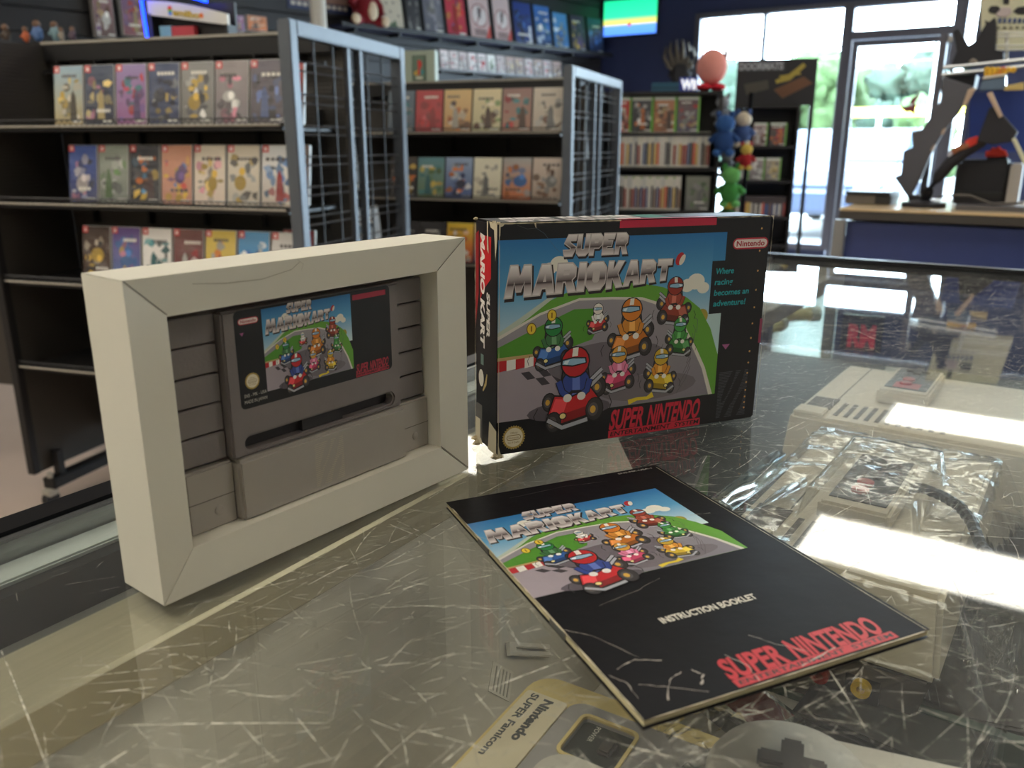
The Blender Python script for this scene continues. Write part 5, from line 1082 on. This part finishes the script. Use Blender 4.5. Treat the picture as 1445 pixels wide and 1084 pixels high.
# ================================================================== FRONT WALL: SCREEN AND ORNAMENT
t = thing('television', 'small wall television showing green, yellow and blue bands', 'television'); t.matrix_world = WM @ Matrix.Translation((-4.43, -.06, 2.30))
MB().box(0, .65, 0, .05, 0, .38).build('bezel', M_blkp, t, bevel=.004); P = Print(); P.grad(0, 0, 626, 356, [(0, (20, 176, 120)), (.5, (40, 190, 130)), (.58, (170, 190, 90)), (.7, (196, 180, 100)), (.72, (80, 130, 220)), (1, (70, 120, 226))]); P.ell(310, 250, 18, 24, (150, 40, 40))
P.build('screen', printmat('lit_screen', .3, emit=1.1), lambda x, y, e: (.012 + x * .001, -.0008 - e * 3, .368 - y * .001), t, 1e-4)
t = thing('claw_ornament', 'dark tan fan-shaped ornament of curved claws hung left of the shop window', 'ornament'); t.matrix_world = WM @ Matrix.Translation((-3.48, -.09, 1.9)); M_claw = mat('tan_claw', (92, 84, 74), .7, var=.3, vs=40)
MB().ball((0, 0, 0), .12, .06, .14, lump=.5).build('palm', mat('dark_claw_base', (46, 44, 46), .8), t)
for k in range(6): a_ = -1.1 + k * .44; MB().tube([(math.sin(a_) * r_, -.02, math.cos(a_) * r_) for r_ in (.06, .14)] + [(math.sin(a_ * .8) * .22, -.05, math.cos(a_ * .8) * .24), (math.sin(a_ * .6) * .24, -.07, math.cos(a_ * .6) * .32)], [.03, .03, .02, .005], 8).build('claw', M_claw, t, smooth=True)
MB().tube([(0, .03, .1), (0, .08, .3)], .006).build('hook', M_blkp, t)

# ================================================================== BOOKCASES
def case_unit(label, n_ang, Y, pxl, pxr, shelves_py, top_py, depth, pxc):
    n_ = dr(n_ang); base = onp(pxc, 240, Vector((0, Y, 0)), Vector((0, 1, 0))); o = Vector((base.x, base.y, 0)); M4 = Matrix.Translation(o) @ Matrix.Rotation(R(-n_ang), 4, 'Z'); inv = M4.inverted()
    loc = lambda px, py: inv @ onp(px, py, o, n_)
    x0, x1 = loc(pxl, 240).x, loc(pxr, 240).x; zt = loc(pxc, top_py).z; zs = [loc(pxc, y).z for y in shelves_py]
    t = thing('bookcase', label, 'bookcase'); t.matrix_world = M4
    MB().box(x0, x0 + .02, 0, depth, 0, zt).build('side_panel', M_black, t); MB().box(x1 - .02, x1, 0, depth, 0, zt).build('side_panel', M_black, t); MB().box(x0 + .02, x1 - .02, depth - .01, depth, .02, zt).build('back_panel', M_black, t); MB().box(x0, x1, 0, depth, zt, zt + .018).build('top_board', M_black, t); MB().box(x0 + .02, x1 - .02, .01, depth - .01, 0, .08).build('plinth', M_black, t)
    for z in zs: MB().box(x0 + .02, x1 - .02, .0, depth - .01, z - .018, z).build('shelf', M_black, t)
    return t, M4, loc, zs, zt, x0, x1
bc, BM, bl, bz, bt, bx0, bx1 = case_unit('dark bookcase of game cases behind the second rack', 12, 4.8, 838, 1014, (187, 236, 297, 352), 134, .24, 930)
pals = [[red, (150, 60, 50), brn, cream], [(60, 62, 70), blk, wht, org_, grey], [(180, 120, 80), (140, 90, 60), tan, cream, brn], [(110, 80, 80), (70, 70, 90), grey, red, tan]]
for k, (a_, b_, lb) in enumerate(((866, 889, 'red and brown'), (890, 920, 'black with orange'), (921, 953, 'tan and brown'), (954, 986, 'dark green-edged'))):
    xa, xb = bl(a_, 187).x, bl(b_, 187).x
    game('face-out game case with %s cover, %s on top shelf of dark bookcase' % (lb, ordinal(k)), 'face-out cases in the dark bookcase', BM @ Matrix.Translation((xa, .02, bz[0] + .0005)) @ Matrix.Rotation(R(-4), 4, 'X'), xb - xa, .19, pals[k], 800 + k, 'green', mat('green_case_plastic', (110, 170, 70), .3))
rd = random.Random(21); sp_cols = [(222, 220, 206), (214, 214, 204), (226, 222, 212), (200, 202, 196)]; lab_cols = [(60, 58, 62), (90, 90, 96), (150, 60, 50), (200, 170, 90), (120, 90, 70), (196, 190, 178), (70, 90, 130), (210, 206, 196), (206, 90, 60)]
SPINE = {}
def spine_row(M4, x0, x1, z, h, label, group, pitch=.0152, white=True):
    n = int((x1 - x0) / pitch)
    for k in range(n):
        c1 = rd.choice(sp_cols) if white else (70, 62, 62); c2 = rd.choice(lab_cols)
        o = MB().box(0, pitch - .0012, 0, .13, 0, h).build('game_case', mat('spine_%d_%d' % (c1[0], c1[2]), c1, .4)); o.matrix_world = M4 @ Matrix.Translation((x0 + k * pitch, .012 + rd.uniform(0, .006), z + .0005)); tag(o, label % ordinal(k), 'game case', group)
        key = (c2, h)
        if key not in SPINE: SPINE[key] = MB().box(.001, pitch - .0022, -.0006, .0004, h * .06, h * rd.uniform(.62, .72)).build('spine_label', mat('spine_label_%d_%d_%d' % c2, c2, .4), o).data
        else: link('spine_label', SPINE[key], o)
        if white: MB().box(.001, pitch - .0022, -.0005, .0004, h * .93, h * .985).build('green_band', mat('spine_green', (130, 170, 90), .4), o) if k % 3 == 0 else None
spine_row(BM, bl(868, 230).x, bl(1003, 230).x, bz[1], .188, 'white-topped game spine, %s from left on the second bookcase shelf', 'spines on the second bookcase shelf')
xs = bl(868, 290).x; xe = bl(963, 290).x; spine_row(BM, xs, xe, bz[2], .188, 'white-topped game spine, %s from left on the third bookcase shelf', 'spines on the third bookcase shelf')
game('murky grey face-out case at the right end of the third bookcase shelf', 'face-out cases in the dark bookcase', BM @ Matrix.Translation((bl(966, 290).x, .02, bz[2] + .0005)) @ Matrix.Rotation(R(-4), 4, 'X'), .135, .19, [(130, 134, 120), (110, 112, 104), grey, grn], 820, 'none')
# on top of the bookcase
q = bl(1003, 125); t = thing('round_plush', 'round pink plush ball with a red base on top of the bookcase', 'plush toy'); t.matrix_world = BM @ Matrix.Translation((q.x, .09, bt + .0185)); M_pk = mat('pink_plush', (226, 150, 140), .9, bump=.3, bs=200); MB().ball((0, 0, .128), .082, .08, .094, 20, 14).build('body', M_pk, t, smooth=True)
for sx in (-.035, .035): MB().ball((sx, -.02, .022), .045, .06, .022).build('foot', mat('red_plush', (196, 30, 50), .9), t, smooth=True)
MB().ball((.07, 0, .19), .012, .012, .03).build('tuft', mat('dark_tuft', (70, 40, 40), .9), t)
q = bl(958, 128); t = thing('letter_sign', 'small white and blue lettered sign on the bookcase beside the pink plush', 'sign'); t.matrix_world = BM @ Matrix.Translation((q.x, .05, bt + .0185)); MB().box(0, .1, .006, .016, 0, .075).build('board', mat('blue_sign_board', (50, 70, 170), .4), t); P = Print(); P.text('Wii', 8, 62, 52, (236, 240, 250), width=84, bold=.05); P.build('lettering', printmat('sign_glow_print', .4, emit=.4), lambda x, y, e: (x * .001, .0055 - e, .075 - y * .001), t, 1e-4)  # letters emit a little, brightening the sign without a lamp
q = bl(918, 128); t = thing('teal_box', 'flat teal box lying on top of the bookcase', 'box'); t.matrix_world = BM @ Matrix.Translation((q.x, .06, bt + .0185)); MB().box(0, .17, 0, .14, 0, .05).build('carton', mat('teal_carton', (36, 92, 120), .5), t, bevel=.002); MB().box(0, .17, -.001, .0, .018, .024).build('lid_seam', mat('teal_dark', (24, 64, 84), .5), t)
# floor display with header board
dm, DM, dl, dz, dt, dx0, dx1 = case_unit('dark floor display of games under the doormat poster', 14, 6.4, 1030, 1122, (206, 255, 306, 345), 152, .28, 1080)
P0, P1 = dl(1036, 158), dl(1157, 80)
hb = thing('header_poster', 'dark poster board reading DOORMATS above the floor display', 'poster'); hb.matrix_world = DM; MB().box(P0.x, P1.x, .10, .115, dt + .0185, P1.z).build('board', mat('poster_black', (30, 29, 32), .45), hb)
hw, hh = (P1.x - P0.x) * 1000, (P1.z - dt) * 1000; P = Print(); P.rect(6, 10, hw * .6, 80, (66, 66, 70)); P.text('DOORMATS', 16, 70, 50, (168, 170, 176), width=hw * .55, bold=.04); P.poly([(hw * .1, hh * .5), (hw * .4, hh * .42), (hw * .42, hh * .6), (hw * .14, hh * .72)], (74, 70, 60)); P.poly([(hw * .48, hh * .62), (hw * .84, hh * .36), (hw * .96, hh * .5), (hw * .6, hh * .8)], (110, 72, 46)); P.line([(hw * .5, hh * .46), (hw * .66, hh * .38), (hw * .84, hh * .12)], [26, 40, 30], (170, 150, 60)); P.line([(hw * .54, hh * .36), (hw * .8, hh * .3)], 14, (170, 150, 60))
P.build('print', printmat('poster_print'), lambda x, y, e: (P0.x + x * .001, .0995 - e, P1.z - y * .001), hb, 1e-4)
MB().box(P1.x - .03, P1.x, .105, .125, .01, dt + .1).build('post', M_black, hb)
k = 0
for (a_, b_, sh, pal) in ((1060, 1080, 0, [(170, 150, 150), (130, 110, 112), wht, brn]), (1083, 1107, 0, [(80, 66, 62), (60, 50, 50), org_, red]), (1040, 1058, 1, [(110, 100, 100), (80, 74, 76), grey, wht]), (1058, 1080, 1, [(150, 140, 140), (110, 104, 106), grey, wht]), (1081, 1103, 1, [(170, 160, 140), (130, 124, 112), tan, grey])):
    xa, xb = dl(a_, 230).x, dl(b_, 230).x; game('face-out case, %s of those on the floor display under the doormat poster' % ordinal(k), 'face-out cases on the floor display', DM @ Matrix.Translation((xa, .02, dz[sh] + .0005)) @ Matrix.Rotation(R(-4), 4, 'X'), xb - xa, .165, pal, 850 + k, 'green'); k += 1
spine_row(DM, dl(1036, 290).x, dl(1112, 290).x, dz[2], .15, 'dark game spine, %s from left on the low floor display shelf', 'spines on the low floor display shelf', .017, False)
# plush toys on a peg stand between the two
q = bl(1030, 240); ps = thing('peg_stand', 'thin black peg stand of hanging plush toys beside the bookcase', 'stand'); ps.matrix_world = BM @ Matrix.Translation((q.x + .09, .12, 0)); MB().tube([(0, 0, .02), (0, 0, 1.42)], .012, 10).build('pole', mat('matt_black_pole', (18, 18, 20), .9, spec=.1), ps); MB().lathe([(.11, 0), (.11, .015), (.02, .025)], 20).build('foot', M_blkp, ps)
def plush(label, px, py, s_, c1, c2, seed):
    c1 = tuple(int(v * .8) for v in c1); c2 = tuple(int(v * .85) for v in c2)
    p = bl(px, py); t = thing('plush_toy', label, 'plush toy', group='plush toys on the peg stand'); s_ *= 1.35; t.matrix_world = BM @ Matrix.Translation((p.x, .05 - .11 * (seed % 2), p.z)); M = mat('plush_%d_%d_%d' % c1, c1, .95, var=.2, vs=50, bump=.4, bs=200); M2_ = mat('plush_%d_%d_%d' % c2, c2, .95, bump=.4, bs=200)
    MB().ball((0, 0, -s_ * .35), s_ * .42, s_ * .36, s_ * .5, lump=.2, seed=seed).build('body', M, t, smooth=True); MB().ball((0, -s_ * .06, s_ * .32), s_ * .4, s_ * .36, s_ * .36, lump=.15, seed=seed + 3).build('head', M2_, t, smooth=True)
    for sx in (-1, 1): MB().tube([(sx * s_ * .3, 0, -s_ * .15), (sx * s_ * .6, -.01, -s_ * .4)], [s_ * .14, s_ * .12], 8).build('arm', M, t, smooth=True); MB().ball((sx * s_ * .25, -s_ * .1, -s_ * .85), s_ * .2, s_ * .24, s_ * .16).build('foot', M2_, t, smooth=True); MB().ball((sx * s_ * .28, 0, s_ * .68), s_ * .12, s_ * .08, s_ * .16).build('ear', M, t, smooth=True)
    MB().tube([(0, .02, s_ * .6), (0, .06, s_ * .9)], .003, 6).build('hanging_loop', M_blkp, t)
for k, a_ in enumerate((('pale grey plush toy at the top of the peg stand', 1020, 152, .07, (150, 156, 168), (170, 176, 186)), ('blue plush toy hanging on the peg stand', 1022, 186, .095, (40, 84, 150), (50, 100, 170)), ('cream and blue plush toy hanging on the peg stand', 1049, 178, .08, (70, 100, 160), (226, 214, 190)), ('red and yellow plush toy hanging on the peg stand', 1052, 218, .06, (190, 40, 46), (226, 196, 90)), ('dark grey plush toy hanging mid-way on the peg stand', 1026, 226, .07, (90, 94, 106), (150, 150, 158)), ('bright green plush toy hanging on the peg stand', 1030, 258, .095, (70, 160, 70), (110, 190, 100)), ('green and yellow plush toy lowest on the peg stand', 1026, 296, .075, (60, 120, 70), (206, 180, 60)))): plush(*a_, k)

# ================================================================== REGISTER COUNTER
RC = 2.6; RMx = Matrix.Translation(N32 * RC) @ Matrix.Rotation(R(-32), 4, 'Z'); RI = RMx.inverted()
def rg(px, py, y=0.0): return RI @ onp(px, py, N32 * (RC + y), N32)
q = rg(1186, 293); RX, RZ = q.x, q.z
rc = thing('register_counter', 'navy-fronted register counter with pale wooden top edge', 'counter'); rc.matrix_world = RMx
MB().box(RX + .02, RX + 1.9, .015, .62, .0, RZ - .04).build('front_panel', mat('navy_laminate', (50, 64, 118), .4, var=.06), rc); MB().box(RX, RX + 1.92, -.01, .64, RZ - .032, RZ - .008).build('counter_top', mat('grey_edge_band', (66, 62, 58), .45), rc, bevel=.002); MB().box(RX, RX + 1.92, -.012, .64, RZ - .0075, RZ).build('top_sheet', mat('pale_wood_edge', (214, 190, 150), .35, coat=.4), rc, bevel=.002); MB().box(RX - .012, RX + .02, -.012, .01, 0, RZ - .034).build('corner_trim', M_alu, rc, bevel=.002)
def sil(name, label, cat, pts, y, th, M, z0=None):
    """outline piece of real thickness standing at depth y on the counter"""
    L_ = [rg(px, py, y) for px, py in pts]; o = MB().prism([(p.x, p.z) for p in L_], y, y + th, 'y').build(name, M, bevel=.003, seg=1); o.matrix_world = RMx
    return tag(o, label, cat) if label else o
M_dg = mat('dark_grey_panel', (82, 82, 90), .55); M_nv = mat('deep_blue_panel', (30, 56, 130), .5); M_bk2 = mat('soft_black', (28, 28, 36), .6, var=.15, vs=20); M_rd2 = mat('red_felt', (206, 60, 50), .9); M_tn = mat('tan_strip', (190, 166, 146), .5); M_cr = mat('cream_paper', (206, 204, 176), .6)
def grp(name, label, cat):
    t = thing(name, label, cat); t.matrix_world = RMx; return t
def part(t, name, pts, y, th, M):
    L_ = [rg(px, py, y) for px, py in pts]; return MB().prism([(p.x, max(p.z, RZ + .0005)) for p in L_], y, y + th, 'y').build(name, M, t, bevel=.002, seg=1)
t = grp('card_reader', 'flat black card reader at the left end of the register counter', 'card reader'); p = rg(1197, 291, .25); p2 = rg(1264, 270, .25); MB().box(p.x, p2.x, .18, .34, RZ, RZ + .03).build('base', mat('grey_reader', (110, 104, 96), .5), t, bevel=.004); MB().box(p.x - .004, p2.x, .17, .35, RZ + .03, p2.z).build('lid', M_blkp, t, bevel=.006); MB().box(p2.x - .045, p2.x - .002, .176, .18, RZ + .004, RZ + .028).build('slot', M_blkp, t)
t = grp('jagged_standee', 'dark grey standee with a jagged edge leaning over the register', 'standee')
part(t, 'panel', [(1283, 282), (1262, 250), (1271, 246), (1275, 213), (1288, 208), (1286, 186), (1301, 183), (1330, 138), (1330, 108), (1374, 122), (1366, 138), (1352, 160), (1330, 188), (1312, 220), (1300, 250)], .30, .03, M_dg)
for pts in ([(1366, 126), (1378, 123), (1364, 148), (1357, 152)], [(1330, 183), (1336, 180), (1331, 190), (1327, 190)], [(1317, 205), (1321, 203), (1316, 213), (1312, 213)]): part(t, 'tan_strip', pts, .292, .008, M_tn)
part(t, 'foot', [(1280, 291), (1302, 291), (1302, 276), (1282, 276)], .26, .10, M_bk2)
t = grp('desk_lamp', 'black bent-arm lamp on the register counter', 'lamp'); pts = [rg(x, y, .16) for x, y in ((1303, 288), (1310, 270), (1324, 250), (1342, 229), (1362, 213), (1384, 201), (1392, 192))]; MB().tube([Vector((p.x, .16, p.z)) for p in pts], [.014, .015, .017, .018, .018, .016, .014], 10).build('arm', M_bk2, t, smooth=True); p = pts[0]; MB().lathe([(.06, RZ), (.06, RZ + .012), (.016, RZ + .02)], 20, Matrix.Translation((p.x, .16, 0))).build('base', M_bk2, t); p = pts[-1]
part(t, 'shade', [(1378, 200), (1396, 152), (1404, 150), (1436, 186), (1428, 200), (1400, 204)], .13, .08, M_bk2); part(t, 'pale_bar', [(1392, 132), (1400, 129), (1415, 163), (1410, 167)], .12, .012, M_tn); part(t, 'pale_bar', [(1427, 196), (1433, 194), (1450, 228), (1444, 232)], .12, .012, M_cr)
t = grp('blue_board', 'deep blue board standing behind the register', 'board'); part(t, 'board', [(1368, 215), (1368, 130), (1480, 126), (1480, 215)], .48, .015, M_nv); part(t, 'leg', [(1400, 296), (1400, 214), (1408, 214), (1408, 296)], .485, .01, M_bk2); part(t, 'leg', [(1470, 298), (1470, 214), (1478, 214), (1478, 298)], .485, .01, M_bk2)
t = grp('receipt_printer', 'boxy black printer on the register counter', 'printer'); p = rg(1345, 280, .22); p2 = rg(1428, 226, .22); MB().box(p.x, p2.x, .21, .42, RZ, p2.z).build('body', M_bk2, t, bevel=.01); MB().box(p.x + .01, p2.x - .01, .205, .212, RZ + .03, RZ + .045).build('paper_slot', M_blkp, t); MB().box(p2.x, p2.x + .03, .2, .4, RZ, p2.z - .01).build('side_bracket', M_mgrey, t, bevel=.004)
t = grp('red_toy', 'red crested toy on the black printer', 'toy'); part(t, 'crest', [(1390, 222), (1391, 213), (1397, 213), (1400, 208), (1405, 210), (1409, 206), (1413, 211), (1418, 212), (1422, 221)], .24, .05, M_rd2); part(t, 'stand', [(1392, 228), (1392, 222), (1421, 221), (1421, 228)], .24, .05, M_bk2)
t = grp('dragon_toy', 'orange-red dragon toy perched on the bent lamp arm', 'toy'); part(t, 'tail', [(1361, 200), (1366, 196), (1378, 192), (1382, 193), (1378, 203), (1366, 209)], .14, .02, M_rd2); part(t, 'body', [(1341, 212), (1346, 208), (1358, 203), (1368, 203), (1366, 209), (1354, 213), (1346, 218)], .138, .026, mat('brown_toy', (150, 92, 60), .6)); part(t, 'snout', [(1337, 219), (1341, 211), (1347, 211), (1344, 218), (1339, 222)], .14, .02, mat('pale_toy', (196, 196, 210), .5))
t = grp('cable_tidy', 'grey looped cable lying along the register counter', 'cable'); pts = [rg(x, y, .1) for x, y in ((1325, 274), (1345, 271), (1370, 272), (1388, 279), (1400, 284), (1445, 282))]; MB().tube([Vector((p.x, .1, max(RZ + .004, p.z - .008))) for p in pts], .0035, 8).build('cord', M_nesd, t, smooth=True)
MB().box(rg(1352, 280, .1).x, rg(1480, 290, .1).x, .06, .15, RZ, RZ + .014).build('key_deck', mat('grey_keyboard', (90, 88, 92), .5), grp('keyboard', 'low grey keyboard at the front of the register counter', 'keyboard'))
# glass shelf unit above the register
t = grp('glass_shelf_unit', 'glass shelves on thin rails above the register', 'shelf'); 
for (a_, b_) in (((1331, 96), (1470, 82)), ((1329, 106), (1470, 91))):
    p, p2 = rg(*a_, .42), rg(*b_, .42); MB().tube([(p.x, .42, p.z), (p2.x, .42, p2.z)], .006, 8).build('rail', M_alu, t)
p, p2 = rg(1331, 97, .42), rg(1470, 83, .42); MB().add([(p.x, .425, p.z), (p2.x, .425, p2.z), (p2.x, .62, p2.z), (p.x, .62, p.z), (p.x, .425, p.z + .006), (p2.x, .425, p2.z + .006), (p2.x, .62, p2.z + .006), (p.x, .62, p.z + .006)], [(0, 3, 2, 1), (4, 5, 6, 7), (0, 1, 5, 4), (1, 2, 6, 5), (2, 3, 7, 6), (3, 0, 4, 7)]).build('glass_shelf', M_glass2, t)
part(t, 'dark_cabinet', [(1332, 128), (1334, 108), (1378, 104), (1374, 124)], .44, .12, M_bk2)
MB().box(p.x - .02, p.x, .42, .46, RZ, p.z + .1).build('upright', M_frame, t)
for k in range(10):
    q = rg(1393 + (k % 6) * 7.4, 98.5 if k < 6 else 104, .40); tk = thing('token', '%s round token, %s in its row hanging below the glass shelf' % (('yellow', 'red')[k in (3, 8)], ordinal(k)), 'token', group='tokens below the glass shelf'); tk.matrix_world = RMx @ Matrix.Translation((q.x, .40, q.z)) @ Matrix.Rotation(R(90), 4, 'X')
    c = ((236, 190, 40), (200, 50, 50))[k in (3, 8)]; MB().lathe([(.0075, 0), (.0085, .002), (.0075, .004)], 14).build('disc', mat('token_%d' % c[1], c, .4), tk); MB().lathe([(.005, .004), (.005, .005)], 12).build('rim', mat('token_rim', (200, 150, 40), .4), tk)
t = grp('plastic_tub', 'clear bluish plastic tub under the glass shelf', 'tub'); part(t, 'tub', [(1381, 128), (1386, 112), (1419, 107), (1419, 126)], .3, .08, mat('bluish_plastic', (92, 112, 134), .25)); part(t, 'lid', [(1386, 112), (1387, 108), (1420, 104), (1419, 107)], .295, .09, M_lgrey)
t = grp('yellow_label', 'small yellow label strip beside the plastic tub', 'label'); part(t, 'card', [(1416, 128), (1418, 121), (1445, 116), (1445, 127)], .3, .004, mat('yellow_card', (200, 176, 110), .5)); part(t, 'back', [(1418, 127), (1419, 123), (1444, 119), (1444, 126)], .305, .003, M_blkp)
t = grp('cream_poster', 'cream poster with dark shapes and blue lettering, top right', 'poster'); part(t, 'paper', [(1384, 70), (1384, -14), (1500, -14), (1500, 70)], .66, .006, M_cr)
part(t, 'dark_shape', [(1394, 14), (1398, 8), (1408, 8), (1414, 14), (1404, 20), (1396, 18)], .655, .004, M_bk2); part(t, 'pale_shape', [(1405, 20), (1412, 10), (1426, 10), (1428, 18), (1420, 24), (1408, 24)], .655, .004, mat('pink_grey_print', (190, 176, 176), .6)); part(t, 'dark_shape', [(1429, 16), (1436, 10), (1450, 8), (1450, 20), (1436, 20)], .655, .004, M_bk2); part(t, 'dark_shape', [(1416, 6), (1416, -8), (1424, -8), (1424, 6)], .655, .004, M_bk2)
for k in range(6): part(t, 'blue_letter', [(1408 + k * 7, 33), (1409 + k * 7, 26), (1413.5 + k * 7, 25), (1412.5 + k * 7, 32.5)], .655, .003, mat('blue_print', (60, 80, 130), .5))
for k in range(5): part(t, 'grey_letter', [(1406 + k * 9, 41), (1406 + k * 9, 37), (1411 + k * 9, 37), (1411 + k * 9, 41)], .655, .003, mat('grey_print2', (120, 118, 104), .5))
t = grp('slat_rack', 'white slatted wire rack at the right edge above the tokens', 'rack')
for y in (45, 50, 63, 69): part(t, 'slat', [(1404, y + 2.4), (1404, y), (1500, y - 1.5), (1500, y + 1)], .5, .01, M_white)
part(t, 'upright', [(1418, 88), (1418, 44), (1423, 44), (1423, 88)], .51, .01, M_white)
t = grp('black_plush', 'shaggy black plush bird hanging at the right post of the door', 'plush toy')
part(t, 'body', [(1342, 92), (1350, 72), (1345, 44), (1352, 40), (1360, 52), (1366, 64), (1376, 58), (1386, 42), (1391, 34), (1389, 28), (1396, 31), (1404, 24), (1406, 40), (1404, 70), (1416, 72), (1416, 86), (1380, 92)], .46, .08, M_bk2); part(t, 'eye_ring', [(1336, 58), (1335, 52), (1339, 49), (1344, 52), (1344, 57), (1340, 60)], .455, .01, M_mgrey); part(t, 'beak', [(1366, 88), (1372, 82), (1378, 84), (1380, 89)], .45, .03, mat('pale_beak', (150, 140, 130), .6))
p = WM.inverted() @ onp(1285, 148, N32 * (WD - .02), N32); t = thing('window_ornament', 'dark red winged ornament stuck on the shop door glass', 'ornament'); t.matrix_world = WM @ Matrix.Translation((p.x, -.008, p.z)); MB().prism([(-.10, .06), (-.085, -.03), (-.03, -.07), (0, -.06), (.05, -.10), (.045, -.02), (.07, -.015), (.03, .01), (.075, .11), (0, .06), (-.02, -.01), (-.07, -.015), (-.085, .055)], 0, .012, 'y').build('body', mat('dark_red_vinyl', (110, 40, 36), .5), t); MB().ball((.0, -.004, .0), .012, .006, .012).build('suction_cup', M_white, t)
